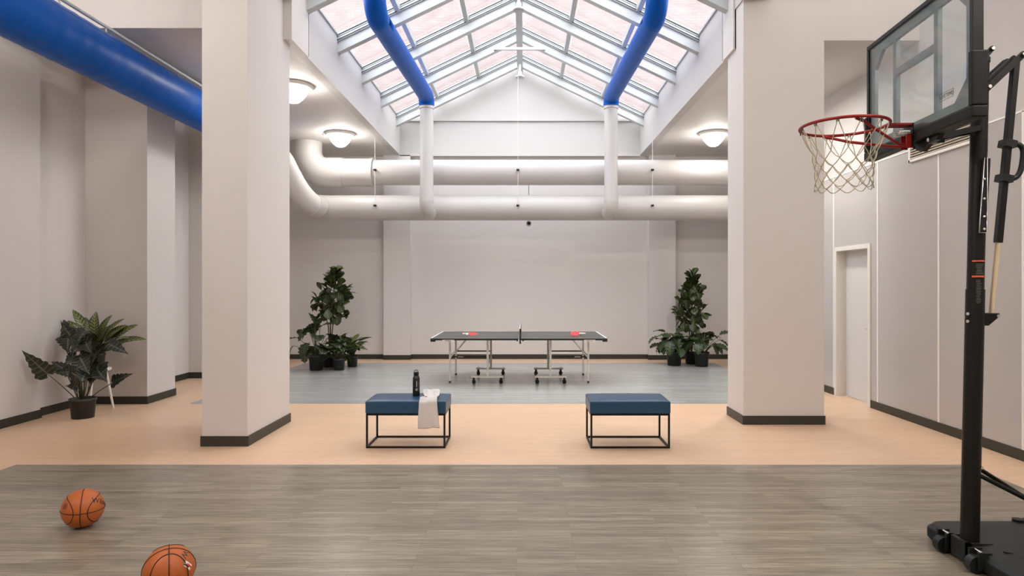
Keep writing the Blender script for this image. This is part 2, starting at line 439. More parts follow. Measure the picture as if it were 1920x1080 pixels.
# baseboards
t = .012; h = .10
def bbd(name, boxes, lab):
    m = MB()
    for b in boxes: m.box(*b)
    struct(name, m, base_m, lab, 'baseboard', bevel=.002)
bbd('baseboard_left', [(XL1, XL1+t, YN, 7.61+t, 0, h), (XL2, XL2+t, 7.61, 8.51, 0, h), (XL2, XL1+t, 7.61, 7.61+t, 0, h), (XL2, -5.007+t, 8.51-t, 8.51, 0, h),
     (-5.007, -5.007+t, 8.51, 9.19+t, 0, h), (XL3, -5.007, 9.19, 9.19+t, 0, h), (XL3, XL3+t, 9.19, 10.89, 0, h), (XL3, -5.25+t, 10.89-t, 10.89, 0, h),
     (-5.25, -5.25+t, 10.89, YB, 0, h)], 'dark rubber baseboard along the stepped left wall')
bbd('baseboard_back', [(-5.25, -2.98, YB-t, YB, 0, h), (-2.41, 2.66, YB-t, YB, 0, h), (3.23, XR, YB-t, YB, 0, h),
     (-2.98-t, -2.41+t, 13.6-t, 13.6, 0, h), (2.66-t, 3.23+t, 13.6-t, 13.6, 0, h), (-2.98-t, -2.98, 13.6, YB, 0, h), (-2.41, -2.41+t, 13.6, YB, 0, h),
     (2.66-t, 2.66, 13.6, YB, 0, h), (3.23, 3.23+t, 13.6, YB, 0, h)], 'dark rubber baseboard along the far wall')
bbd('baseboard_right', [(XR-t, XR, YN, DY0-.06, 0, h), (XR-t, XR, DY1+.06, YB, 0, h)], 'dark baseboard along the right wall')

# skylight = window_1
def zg(x): return ZE+(ZR-ZE)*(1-abs(x-RX)/(RX-WX0))
w1 = bpy.data.objects.new('window_1', None); COL.objects.link(w1); w1.location = (RX, 10, ZE); ORG['window_1'] = Vector((RX, 10, ZE))
w1['kind'] = 'structure'; w1['label'] = 'gabled glass skylight with white bars over the middle of the room'; w1['category'] = 'skylight'
XE0, XE1 = WX0-.1, WX1+.1
def bar(mb, y0, y1, a, b):
    """pitched bar on both slopes between depths a and b below the glass"""
    for xe in (XE0, XE1):
        pl = [(xe, zg(xe)-a), (RX, ZR-a), (RX, ZR-b), (xe, zg(xe)-b)]
        mb.prism(pl, y0, y1)
RY = [13.24, 11.83, 10.46, 9.10, 7.74, 6.42]
for y in RY:
    m = MB(); bar(m, y-.085, y+.085, -.02, .095); bar(m, y-.055, y+.055, .095, .24)
    r_ = obj('rafter', m, alu, w1)
    g = MB(); bar(g, y-.089, y-.083, .002, .018); bar(g, y-.089, y-.083, .072, .086); bar(g, y-.089, y-.083, .036, .041)
    bar(g, y+.083, y+.088, .004, .016)
    obj('gasket', g, gasket, r_)
for x in (RX-1.70, RX-.85, RX+.85, RX+1.70):
    obj('purlin', MB().box(x-.035, x+.035, 6.4, 13.55, zg(x)-.085, zg(x)+.01), alu, w1)
obj('ridge_beam', MB().box(RX-.055, RX+.055, 6.4, 13.6, ZR-.27, ZR+.02), alu, w1)
gl = MB()
for xe in (XE0, XE1): gl.prism([(xe, zg(xe)+.006), (RX, ZR+.006), (RX, ZR+.014), (xe, zg(xe)+.014)], 6.2, 13.7)
obj('glass', gl, sky_glass, w1)
obj('collar_tie', MB().box(RX-.47, RX+.47, RY[1]-.10, RY[1]-.06, 5.90, 5.945), alu, w1)
obj('eave_sill', MB().box(WX0-.12, WX0+.02, 6.3, 13.6, ZE-.01, ZE+.02).box(WX1-.02, WX1+.12, 6.3, 13.6, ZE-.01, ZE+.02), alu, w1)

# brick building outside
struct('wall_outside', MB().box(-16, 16, 19.6, 19.9, 3.5, 15.5), brick_m, 'pale pink brick wall of the building beyond the skylight', 'wall')

# ================================================================== DUCTS
def arc(c, r, a0, a1, n, ax='xz'):
    out = []
    for i in range(n+1):
        a = a0+(a1-a0)*i/n
        if ax == 'xz': out.append((c[0]+r*math.cos(a), c[1], c[2]+r*math.sin(a)))
        elif ax == 'yz': out.append((c[0], c[1]+r*math.cos(a), c[2]+r*math.sin(a)))
        else: out.append((c[0]+r*math.cos(a), c[1]+r*math.sin(a), c[2]))
    return out
DYm = 12.4; R = .243; ZU, ZL = 3.765, 3.08
u = thing('air_duct', 'upper white round duct along the far wall, with elbow turning up into the ceiling', 'duct', (0, DYm, ZU))
obj('pipe', MB().tube([(-2.9, DYm, ZU), (XR, DYm, ZU)], R, 40), duct_white, u)
obj('sleeve', MB().tube([(-3.52, DYm, ZU), (-2.96, DYm, ZU), (-2.95, DYm, ZU), (-2.90, DYm, ZU)], [.268, .268, .278, .278], 40), duct_white, u)
obj('elbow', MB().tube([(-3.50, DYm, ZU), (-3.56, DYm, ZU)]+arc((-3.80, DYm, ZU+.40), .40, -PI/2, -PI, 12)+[(-4.20, DYm, ZC-.001)], .285, 40), duct_white, u)
l = thing('air_duct', 'lower white round duct along the far wall, below the other one', 'duct', (0, DYm, ZL))
obj('pipe', MB().tube([(-4.30, DYm, ZL), (XR, DYm, ZL)], R, 40), duct_white, l)
obj('flange', MB().tube([(-3.93, DYm, ZL), (-3.89, DYm, ZL)], R+.006, 40), duct_white, l)
obj('end_cap', MB().tube([(-4.40, DYm, ZL), (-4.29, DYm, ZL)], [R-.05, R+.004], 40), duct_white, l)
# flexible duct from the lower pipe up to the blue one
fx = thing('flexible_duct', 'ribbed white flexible duct rising from lower pipe beside the left column', 'duct', (-4.1, 12.0, 3.0))
p = [Vector((-3.90, 12.20, 3.06)), Vector((-4.0, 11.95, 3.13)), Vector((-4.12, 11.72, 3.32)), Vector((-4.22, 11.52, 3.58)), Vector((-4.30, 11.38, 3.80)), Vector((-4.40, 11.2, 3.93))]
def smooth(pts, n):
    out = []; P = [pts[0]]+list(pts)+[pts[-1]]
    for i in range(1, len(P)-2):
        for k in range(n):
            t_ = k/n; a, b, c, d = P[i-1], P[i], P[i+1], P[i+2]
            out.append(.5*((2*b)+(c-a)*t_+(2*a-5*b+4*c-d)*t_*t_+(3*b-a-3*c+d)*t_**3))
    out.append(pts[-1]); return out
sp = smooth(p, 12)
obj('hose', MB().tube(sp, [.195+(.006 if i % 2 else 0) for i in range(len(sp))], 32), flex_white, fx)
obj('collar', MB().tube(sp[:10], .212, 32), duct_white, fx)
obj('collar', MB().tube(sp[-8:-2], .222, 32), duct_white, fx)

# vertical drops + blue ducts
def drop(X, Xn, side, lab, labb):
    Y = 11.8; Z = 5.05; r = .123
    v = thing('drop_duct', lab, 'duct', (X, Y, 3.1), 'white vertical drop ducts')
    obj('pipe', MB().tube([(X, Y, 3.17), (X, Y, Z-.12)], r, 28), duct_white, v)
    c = (X, Y+.17, 3.12)
    obj('elbow', MB().tube([(X, Y, 3.21), (X, Y, 3.12)]+arc(c, .17, PI, 1.5*PI, 8, 'yz')+[(X, 12.2, 2.95)], r+.006, 28), duct_white, v)
    obj('collar', MB().tube([(X, Y, 3.12), (X, Y, 3.27)], r+.010, 28), duct_white, v)
    b = thing('blue_duct', labb, 'duct', (X, Y, Z), 'blue fabric ducts under the skylight')
    pts = arc((X, Y-.16, Z-.16), .16, 0, PI/2, 6, 'yz')
    n = 12
    for i in range(1, n+1):
        t_ = i/n; pts.append((X+(Xn-X)*t_, Y-.16-(Y-.16-8.40)*t_, Z))
    # rounded end turning up at the near end
    pts += arc((Xn, 8.40, Z+.27), .27, -PI/2, -PI+.45, 6, 'yz')+[(Xn, 8.145, Z+.225), (Xn, 8.135, Z+.33)]
    rs = [.142]*len(pts)
    obj('fabric_tube', MB().tube(pts, rs, 32), blue_m, b)
    obj('cuff', MB().tube([(X, Y, Z-.22), (X, Y, Z-.13)], r+.012, 28), duct_white, b)
drop(-1.79, -1.90, -1, 'white vertical duct at the left, from the blue duct down to lower pipe', 'left blue round duct running under the skylight')
drop(1.61, 1.70, 1, 'white vertical duct at the right, from the blue duct down to lower pipe', 'right blue round duct running under the skylight')

# big blue duct along left wall
bd = thing('blue_duct', 'large blue fabric duct running high along the left wall', 'duct', (-4.4, 5, 3.95))
rnd = random.Random(5)
ys = [2.0+i*.06 for i in range(156)]
rr = [.253+.0016*math.sin(i*1.7)+(.004*math.sin(i*2.9)*math.exp(-((y-5.9)/.35)**2)) for i, y in enumerate(ys)]
obj('fabric_tube', MB().tube([(-4.4, y, 3.95) for y in ys], rr, 48), blue_m, bd)
sm_ = MB()
sm_.tube([(-4.4+.2545*math.cos(.6), y, 3.95+.2545*math.sin(.6)) for y in (2.1, 4, 6, 8, 11.2)], .0022, 6)
obj('seam', sm_, dgrey, bd)
rl = thing('duct_rail', 'white hanging rail that carries the large blue duct', 'rail', (-4.38, 5, 4.28))
obj('rail', MB().tube([(-4.36, 2.0, 4.275), (-4.36, 11.3, 4.275)], .018, 12), alu, rl)
for i in range(13):
    y = 2.6+i*.68
    obj('clip', MB().tube([(-4.36, y, 4.26), (-4.35, y, 4.19)], .009, 8).box(-4.37, -4.33, y-.02, y+.02, 4.19, 4.205), chrome, rl)
    if i % 2: obj('rod', MB().tube([(-4.36, y, 4.28), (-4.36, y, ZC if y > 6.9 else ZF)], .005, 6), alu, rl)

# hangers
for x, zt, lab in ((-2.82, ZC, 'thin duct hanger wire near left pilaster, with black clips'), (-.11, 5.72, 'long thin hanger wire in the middle, from skylight ridge to the ducts'), (2.44, ZC, 'thin duct hanger wire near right pilaster, with black clips')):
    hgr = thing('duct_hanger', lab, 'hanger', (x, 12.14, 3.1), 'duct hanger wires')
    obj('wire', MB().tube([(x, 12.13, 3.09), (x, 12.13, zt)], .0045, 6), metal_w, hgr)
    for z in (3.09, 3.765): obj('clip', MB().box(x-.025, x+.025, 12.10, 12.16, z-.012, z+.018), black_m, hgr)

# pendants at the ridge
for y, lab in ((12.95, 'white cone-shaped detector hanging from skylight ridge, the farther one'), (9.8, 'white cone-shaped detector hanging from skylight ridge, the nearer one')):
    pd = thing('ridge_detector', lab, 'detector', (RX, y, 5.78), 'detectors under the skylight ridge')
    obj('stem', MB().tube([(RX, y, 5.9), (RX, y, 6.1)], .022, 12), alu, pd)
    obj('cone', MB().lathe([(.001, 0), (.09, 0), (.09, .03), (.05, .05), (.04, .12), (.024, .14), (.001, .14)], (RX, y, 5.78), 24), alu, pd)

# security camera
s_ = thing('security_camera', 'small dome camera hanging below the lower duct in the middle', 'camera', (.10, 12.6, 2.78))
obj('rod', MB().tube([(.10, 12.66, 2.84), (.10, 12.66, 3.50), (.10, 12.60, 3.66)], .008, 8), alu, s_)
obj('housing', MB().lathe([(.001, 0), (.05, .0), (.052, .02), (.052, .09), (.03, .12), (.001, .12)], (.10, 12.60, 2.80), 24, 'y'), alu, s_)
obj('lens', MB().lathe([(.001, -.012), (.026, -.008), (.034, .002)], (.10, 12.598, 2.80), 20, 'y'), black_m, s_)

# ceiling lamps
def lamp(x, y, lab):
    L_ = thing('ceiling_lamp', lab, 'lamp', (x, y, ZC), 'opal ceiling lamps')
    obj('base_plate', MB().lathe([(.001, 0), (.26, 0), (.27, -.015), (.25, -.045), (.18, -.055), (.001, -.055)], (x, y, ZC), 40), lamp_base, L_)
    obj('lamp_shade', MB().lathe([(.19, -.05), (.195, -.08), (.175, -.13), (.13, -.19), (.08, -.235), (.04, -.25), (.001, -.252)], (x, y, ZC), 36), lamp_glass, L_)
    return L_
lamp(-3.34, 11.65, 'lit cone-shaped ceiling lamp at far left above the ducts')
lamp(3.44, 11.60, 'lit cone-shaped ceiling lamp at the right, beside the right column')
lamp(-3.19, 8.85, 'lit ceiling lamp half hidden behind the left column')
# sprinkler
sp_ = thing('sprinkler', 'tiny ceiling sprinkler head left of the far left lamp', 'sprinkler', (-3.66, 11.7, ZC))
obj('escutcheon', MB().lathe([(.001, 0), (.03, 0), (.02, -.012), (.001, -.012)], (-3.66, 11.7, ZC), 16), chrome, sp_)
obj('head', MB().tube([(-3.66, 11.7, ZC-.01), (-3.66, 11.7, ZC-.05)], .007, 8).lathe([(.001, -.05), (.018, -.05), (.001, -.054)], (-3.66, 11.7, ZC), 12), chrome, sp_)

# wall grille on the right wall
g_ = thing('air_grille', 'cream louvred return air grille high on the right wall behind backboard', 'vent', (XR, 6.85, 3.0))
gy0, gy1, gz0, gz1 = 6.25, 7.40, 2.99, 3.36
gf = MB()
gf.box(XR-.03, XR-.001, gy0, gy1, gz0, gz0+.03).box(XR-.03, XR-.001, gy0, gy1, gz1-.03, gz1).box(XR-.03, XR-.001, gy0, gy0+.03, gz0, gz1).box(XR-.03, XR-.001, gy1-.03, gy1, gz0, gz1)
obj('frame', gf, strip_m, g_, bevel=.003)
obj('backing', MB().box(XR-.008, XR-.002, gy0+.02, gy1-.02, gz0+.02, gz1-.02), dark_in, g_)
sl = MB()
for i in range(11):
    z = gz0+.04+i*.028; sl.obox((XR-.018, gy0+.03, z), (XR-.018, gy1-.03, z), .018, .009, (.5, 0, 1))
obj('louvres', sl, slat_m, g_)

# ================================================================== BASKETBALL HOOP
DV = Vector((.0677, .9977, 0)); NV = Vector((-.9977, .0677, 0)); BC = Vector((2.2525, 3.71, 0))
UZ = Vector((0, 0, 1))
def B(u_, v_, z_): return BC+NV*u_+DV*v_+UZ*z_
def bbox(mb, u0, u1, v0, v1, z0, z1):
    mb.add([B(a, b, c) for a in (u0, u1) for b in (v0, v1) for c in (z0, z1)],
           [(0, 1, 3, 2), (4, 6, 7, 5), (0, 4, 5, 1), (2, 3, 7, 6), (0, 2, 6, 4), (1, 5, 7, 3)])
    return mb
hoop = thing('basketball_hoop', 'portable black basketball hoop with clear backboard and red rim', 'basketball hoop', (2.55, 3.65, 0))
V0 = .56; Z0, Z1 = 2.44, 3.16
PF = Vector((2.54, 3.65, 0)); PT = Vector((2.605, 3.65, 2.86))
def P(z): return PF+(PT-PF)*(z/2.86)
# backboard
fm = MB(); w = .028
bbox(fm, -.05, .004, -V0, V0, Z0, Z0+w); bbox(fm, -.05, .004, -V0, V0, Z1-w, Z1); bbox(fm, -.05, .004, -V0, -V0+w, Z0+w, Z1-w); bbox(fm, -.05, .004, V0-w, V0, Z0+w, Z1-w)
bb_ = obj('backboard', fm, black_m, hoop, bevel=.004)
obj('clear_panel', bbox(MB(), -.008, -.002, -V0+w, V0-w, Z0+w, Z1-w), poly_glass, bb_)
# grey rear frame: band with cut corners and H bars
rf = MB()
bw = .052; ch = .10
o1 = [(-V0+w, Z0+w), (V0-w, Z0+w), (V0-w, Z1-w), (-V0+w, Z1-w)]
def ring_pts(inner):
    a, b, c_, d = -V0+w+inner, V0-w-inner, Z0+w+inner, Z1-w-inner
    k = ch if inner > 0 else 0.0001
    return [(a+k, c_), (b-k, c_), (b, c_+k), (b, d-k), (b-k, d), (a+k, d), (a, d-k), (a, c_+k)]
ro, ri = ring_pts(0), ring_pts(bw)
vs_ = [B(uu, v, z) for uu in (-.034, -.014) for lst in (ro, ri) for v, z in lst]
fs = []
for i in range(8):
    j = (i+1) % 8
    fs += [(i, j, j+8, i+8), (16+i, 24+i, 24+j, 16+j), (i+8, j+8, j+24, i+24), (i, i+16, j+16, j)]
rf.add(vs_, fs)
for v in (-.215, .225): bbox(rf, -.036, -.012, v-.019, v+.019, Z0+w+bw, Z1-w-bw)
bbox(rf, -.0355, -.0125, -.196, .206, 2.86, 2.90)
support_m = mat('grey_support_frame', (.12, .135, .135), .35)
obj('support_frame', rf, support_m, bb_)
text('lettering', 'LIFETIME', .030, axes(-DV, UZ, NV, B(.0005, -.335, 2.575)), ink_m, bb_, .0004)
lg = MB()
for a, b, c_, d in ((-.395, -.270, 2.555, 2.5565), (-.395, -.270, 2.594, 2.5955), (-.395, -.3935, 2.555, 2.5955), (-.2715, -.27, 2.555, 2.5955)): bbox(lg, -.001, .0004, a, b, c_, d)
obj('logo_outline', lg, ink_m, bb_)
# padding along the bottom and the lower sides
pm = MB()
bbox(pm, -.062, .016, -V0-.014, V0+.014, Z0-.04, Z0+.018)
bbox(pm, -.062, .016, -V0-.014, -V0+.02, Z0+.018, Z0+.29); bbox(pm, -.062, .016, V0-.02, V0+.014, Z0+.018, Z0+.25)
obj('padding', pm, pad_m, bb_, bevel=.008)
# rim
RZ = 2.50; RC = .385; RR = .2286+.008
def Rm(a, r=RR, z=0): return B(RC+r*math.cos(a), r*math.sin(a), RZ+z)
rim = obj('rim', MB().tube([Rm(2*PI*i/64) for i in range(64)], .0088, 12, closed=True), red_m, hoop)
br_ = MB()
for s in (-1, 1):
    br_.tube([B(RC+.03, s*.226, RZ-.008), B(RC-.02, s*.21, RZ-.022), B(RC-.10, s*.165, RZ-.055), B(.09, s*.03, RZ-.115), B(.02, s*.02, RZ-.118)], .0085, 10)
bbox(br_, .012, RC-RR+.01, -.042, .042, RZ-.004, RZ+.006)
bbox(br_, .012, .050, -.034, -.028, RZ-.135, RZ-.055); bbox(br_, .012, .050, .028, .034, RZ-.135, RZ-.055)
bk_ = obj('rim_plate', bbox(MB(), .017, .023, -.05, .05, RZ-.13, RZ+.004), black_m, hoop)
obj('rim_bracket', br_, red_m, rim)
sg = MB()
for v in (-.03, .03):
    sg.tube([B(.03+.06*i/60, v+.012*math.cos(i*.9), RZ-.045+.012*math.sin(i*.9)) for i in range(61)], .002, 6)
obj('spring', sg, chrome, rim)
# net
nt = MB(); NR = 12
rows = [(RR-.004, -.004), (.168, -.155), (.158, -.205), (.152, -.25), (.148, -.298), (.150, -.345)]
rg = random.Random(3)
nodes = []
for k, (r, z) in enumerate(rows):
    off = 0 if k % 2 == 0 else .5
    nodes.append([(2*PI*(i+off)/NR, r+(rg.uniform(-.006, .006) if k else 0), z+(rg.uniform(-.008, .008) if k else 0)) for i in range(NR)])
def seg(a, b, sag):
    pts = []
    da = (b[0]-a[0]+PI) % (2*PI)-PI
    for i in range(6):
        t_ = i/5; pts.append(Rm(a[0]+da*t_, a[1]+(b[1]-a[1])*t_+.004*math.sin(PI*t_), a[2]+(b[2]-a[2])*t_-sag*math.sin(PI*t_)))
    nt.tube(pts, .0026, 5, caps=False)
for k in range(len(rows)-1):
    for i in range(NR):
        a = nodes[k][i]
        j = (i-1) % NR if k % 2 == 0 else (i+1) % NR
        seg(a, nodes[k+1][i], .006); seg(a, nodes[k+1][j], .006)
for i in range(NR):                      # bottom loops
    a, b = nodes[-1][i], nodes[-1][(i+1) % NR]
    seg(a, b, .025)
obj('net', nt, net_m, hoop)
for i in range(NR):
    a = 2*PI*i/NR
    obj('net_hook', MB().tube([Rm(a-.035, RR, -.010), Rm(a-.02, RR, -.022), Rm(a, RR, -.012), Rm(a+.02, RR, -.022), Rm(a+.035, RR, -.010)], .0022, 5), dgrey, rim)
# pole
pole = obj('pole', MB().tube([P(.04), P(1.55)], .0475, 28).tube([P(1.53), P(2.84)], .043, 28), black_m, hoop)
obj('pole_cap', MB().tube([P(2.84), P(2.865)], .047, 28), black_pl, pole)
def on_pole(a, z, r=.049):
    return P(z)+Vector((math.cos(a)*r, math.sin(a)*r, 0))
def wrap(z0, z1, a0, a1, r=.0482, n=8):
    m = MB(); vs_ = []
    for i in range(n+1):
        a = a0+(a1-a0)*i/n
        for z in (z0, z1): vs_.append(on_pole(a, z, r))
    m.add(vs_, [(2*i, 2*i+1, 2*i+3, 2*i+2) for i in range(n)], True); return m
a0, a1 = -PI/2-1.0, -PI/2+.35
def zp(y): return 1.57-(y-536)/328.8
obj('sticker', wrap(zp(491), zp(488.5), a0, a1), orange_txt, pole); obj('sticker', wrap(zp(520), zp(517), a0, a1), orange_txt, pole)
rg = random.Random(8)
for i in range(7):
    y = 495+i*3; obj('sticker_print', wrap(zp(y+1.2), zp(y), a0+.4+rg.uniform(0, .1), a0+.95+rg.uniform(0, .25)), grey_txt, pole)
for i in range(15):
    y = 525+i*3; obj('sticker_print', wrap(zp(y+1.1), zp(y), a0+.45+rg.uniform(0, .1), a0+.85+rg.uniform(0, .2)), grey_txt, pole)
for z in (zp(588), zp(602)): obj('bolt', MB().tube([P(z)+Vector((-.045, -.02, 0)), P(z)+Vector((-.058, -.026, 0))], .009, 12), chrome, pole)
# height adjuster plate on the pole
hz0, hz1 = zp(438), zp(300)
ad = MB(); q = P(hz0); q1 = P(hz1)
ad.obox((q.x-.008, q.y-.055, hz0), (q1.x+.008, q1.y-.055, hz1), .042, .012, (0, 1, 0))
obj('adjuster_plate', ad, black_pl, hoop, bevel=.004)
ac = MB()
ac.tube([(q.x-.030, q.y-.064, hz0), (q.x+.012, q.y-.064, hz0), (q.x+.015, q.y-.064, hz0+.13), (q1.x+.005, q1.y-.064, hz1), (q1.x-.01, q1.y-.064, hz1), (q.x-.026, q.y-.064, hz0+.06)], .0028, 6, closed=True)
for zz in (hz0+.02, hz0+.09, hz0+.19, hz0+.30): ac.sphere((q.x-.004, q.y-.066, zz), .008, 10, 8)
obj('adjuster_chain', ac, chrome, hoop)
# lift arms (two pairs of bars pivoting on the pole)
def arm(name, xa, za, xb, zb, y, w_=.030):
    m = MB().obox((xa, y, za), (xb, y, zb), .008, w_, (0, 0, 1))
    m.tube([(xa, y-.006, za), (xa, y+.006, za)], w_/2, 16).tube([(xb, y-.006, zb), (xb, y+.006, zb)], w_/2, 16)
    return obj(name, m, black_m, hoop)
for dy in (-.06, .06):
    a_ = arm('lift_arm', 2.80, 2.868, 2.585, 2.665, 3.65+dy, .036)
    obj('bolt', MB().tube([(2.797, 3.65+dy*1.12, 2.866), (2.797, 3.65+dy*1.3, 2.866)], .010, 12), chrome, a_)
    obj('bolt', MB().tube([(2.605, 3.65+dy*1.12, 2.685), (2.605, 3.65+dy*1.3, 2.685)], .010, 12), chrome, a_)
    b_ = arm('lift_arm', 2.625, 2.90, 2.585, 2.855, 3.65+dy, .030)
    obj('bolt', MB().tube([(2.623, 3.65+dy*1.12, 2.898), (2.623, 3.65+dy*1.3, 2.898)], .009, 12), chrome, b_)
for dy in (-.035, .035): arm('lift_arm', 2.765, 2.86, 2.61, 2.72, 3.65+dy, .022)
# board mount behind the frame
for dy in (-.06, .06): arm('board_arm', 2.575, 2.46, 2.33, 2.41, 3.65+dy, .03)
mt = MB(); bbox(mt, -.13, -.05, -.09, -.075, 2.38, 2.50); bbox(mt, -.13, -.05, .075, .09, 2.38, 2.50); bbox(mt, -.13, -.05, -.075, .075, 2.40, 2.415)
obj('mount_bracket', mt, black_m, hoop)
hb = MB()
hb.add([B(-.02, v, z) for v, z in ((-.24, 2.405), (.02, 2.405), (.0, 2.355), (-.06, 2.335), (-.12, 2.365), (-.2, 2.372))]+[B(-.05, v, z) for v, z in ((-.24, 2.405), (.02, 2.405), (.0, 2.355), (-.06, 2.335), (-.12, 2.365), (-.2, 2.372))],
       [(0, 1, 2, 3, 4, 5), (11, 10, 9, 8, 7, 6)]+[(i, (i+1) % 6, (i+1) % 6+6, i+6) for i in range(6)])
hp = obj('lower_bracket', hb, black_m, hoop)
obj('bolt', MB().tube([B(-.01, -.14, 2.385), B(-.022, -.14, 2.385)], .012, 12), chrome, hp)
# strut with handle
T0 = Vector((2.665, 3.65, 1.40)); T1 = Vector((2.805, 3.65, 2.86)); TM = T0.lerp(T1, .285)
obj('piston_rod', MB().tube([T0, TM+Vector((.002, 0, .02))], .014, 16), rod_m, hoop)
obj('strut_tube', MB().obox(TM, T1, .036, .034, (1, 0, 0)), black_m, hoop, bevel=.004)
H0 = T0.lerp(T1, .535); H1 = T0.lerp(T1, .67)
hm = MB()
sd = Vector((.075, -.01, 0))
hm.tube(smooth([H0+Vector((-.03, 0, 0)), H0+sd*.6, H0+sd*1.05+Vector((0, 0, .03)), H0.lerp(H1, .5)+sd*1.15, H1+sd*1.05-Vector((0, 0, .03)), H1+sd*.6, H1+Vector((-.03, 0, 0))], 6), .015, 14)
hm.obox(H0-Vector((0.004, 0, .02)), H0+Vector((.004, 0, .02)), .065, .065, (1, 0, 0)); hm.obox(H1-Vector((.004, 0, .02)), H1+Vector((.004, 0, .02)), .065, .065, (1, 0, 0))
obj('handle', hm, black_pl, hoop)
lbk = MB().prism([(2.60, 1.415), (2.69, 1.415), (2.695, 1.40), (2.63, 1.345), (2.60, 1.345)], 3.62, 3.68)
lk = obj('strut_bracket', lbk, black_m, hoop)
obj('bolt', MB().tube([(2.68, 3.612, 1.40), (2.68, 3.62, 1.40)], .009, 12), chrome, lk)
# rear stays
for dy, xe, ze in ((.02, 3.30, .12), (-.03, 3.30, .12)):
    y1 = 3.65+(.22 if dy > 0 else -.22)
    z0 = .545 if dy > 0 else .50
    obj('stay', MB().tube([(2.575, 3.65+dy, z0), (xe, y1, ze)], .0125, 12), black_m, hoop)
obj('bolt', MB().tube([(2.573, 3.598, .548), (2.573, 3.59, .548)], .008, 10), chrome, pole)
# base
def rrect(x0, x1, y0, y1, r, n=6, taper=0):
    out = []
    for cx, cy, a in ((x1-r, y1-r, 0), (x0+r, y1-r, PI/2), (x0+r, y0+r, PI), (x1-r, y0+r, 1.5*PI)):
        for i in range(n+1): out.append((cx+r*math.cos(a+i*PI/2/n), cy+r*math.sin(a+i*PI/2/n)))
    return out
def loft(rings, m=None):
    m = m or MB(); n = len(rings[0][0]); vs_ = [(x, y, z) for ring, z in rings for x, y in ring]
    fs = [(i*n+k, i*n+(k+1) % n, (i+1)*n+(k+1) % n, (i+1)*n+k) for i in range(len(rings)-1) for k in range(n)]
    fs += [list(range(n))[::-1], list(range((len(rings)-1)*n, len(rings)*n))]
    m.add(vs_, fs); return m
bs = loft([(rrect(2.51, 3.60, 3.16, 3.96, .05), 0), (rrect(2.485, 3.62, 3.14, 3.98, .05), .03), (rrect(2.485, 3.62, 3.14, 3.98, .05), .085),
           (rrect(2.51, 3.60, 3.16, 3.96, .06), .116), (rrect(2.62, 3.50, 3.26, 3.92, .08), .128), (rrect(2.70, 3.45, 3.32, 3.86, .08), .15), (rrect(2.78, 3.40, 3.38, 3.80, .08), .155)])
base = obj('base', bs, black_pl, hoop, bevel=.006)
rib = MB()
for ya, yb_ in ((3.34, 3.24), (3.84, 3.94)):
    obj('base_rib', MB().obox((2.60, (ya+3.6)/2, .125), (3.1, yb_, .135), .02, .02), black_pl, base, bevel=.004)
obj('filler_cap', MB().tube([(2.98, 3.86, .12), (2.98, 3.86, .165)], .03, 20), black_pl, base)
for y in (3.77, 3.50):
    wh = MB().tube([(2.470, y-.025, .05), (2.470, y+.025, .05)], .048, 24)
    wq = obj('wheel', wh, black_pl, base, bevel=.004)
    obj('bolt', MB().tube([(2.49, y-.04, .118), (2.49, y+.04, .118)], .007, 10), chrome, wq)
    for yy in (y-.0375, y+.0375): obj('wheel_bracket', MB().box(2.46, 2.53, yy-.0075, yy+.0075, .03, .125), black_pl, base)
obj('pole_socket', MB().box(2.475, 2.50, 3.57, 3.73, .02, .13).box(2.475, 2.62, 3.57, 3.59, .02, .13).box(2.475, 2.62, 3.71, 3.73, .02, .13), black_pl, base)

# ================================================================== BASKETBALLS
def basketball(loc, rot, lab):
    R0 = .121
    b = thing('basketball', lab, 'basketball', (0, 0, 0), 'orange basketballs on the grey floor')
    obj('shell', MB().sphere((0, 0, 0), R0, 48, 28), ball_m, b)
    sm = MB(); e = R0+.0002
    def loop(fn, n=72): sm.tube([Vector(fn(2*PI*i/n)).normalized()*e for i in range(n)], .0028, 6, closed=True)
    loop(lambda a: (0, math.cos(a), math.sin(a))); loop(lambda a: (math.cos(a), math.sin(a), 0))
    for s in (-1, 1):
        loop(lambda a: (s*(.82-.56*math.cos(a)**2), .80*math.cos(a), .80*math.sin(a)))
    obj('seams', sm, seam_m, b)
    return b
def wrap_ball(b, body, size, rotM, m, nm='lettering'):
    R0 = .1222
    def wf(v):
        la = v.x/R0; lo = v.y/R0; r = R0+v.z
        return Vector((math.sin(la)*math.cos(lo)*r, -math.cos(la)*math.cos(lo)*r, math.sin(lo)*r))
    text(nm, body, size, rotM.to_4x4(), m, b, .0004, wf)
from mathutils import Euler
def face_dir(b, rot, to_cam_dir, twist):
    """rotation (ball space) sending -Y to the wanted world direction"""
    d = (rot.inverted() @ Vector(to_cam_dir)).normalized()
    q = Vector((0, -1, 0)).rotation_difference(d)
    return (q.to_matrix() @ Matrix.Rotation(twist, 3, 'Y'))
s1 = 417.5/(1.57-.121); B1 = Vector(((155.5-982)/s1, F/s1, .1235))
s2 = (1069-536)/(1.57-.121); B2 = Vector(((317-982)/s2, F/s2, .1235))
b1 = basketball(B1, None, 'orange basketball farther from the viewer, fully in view')
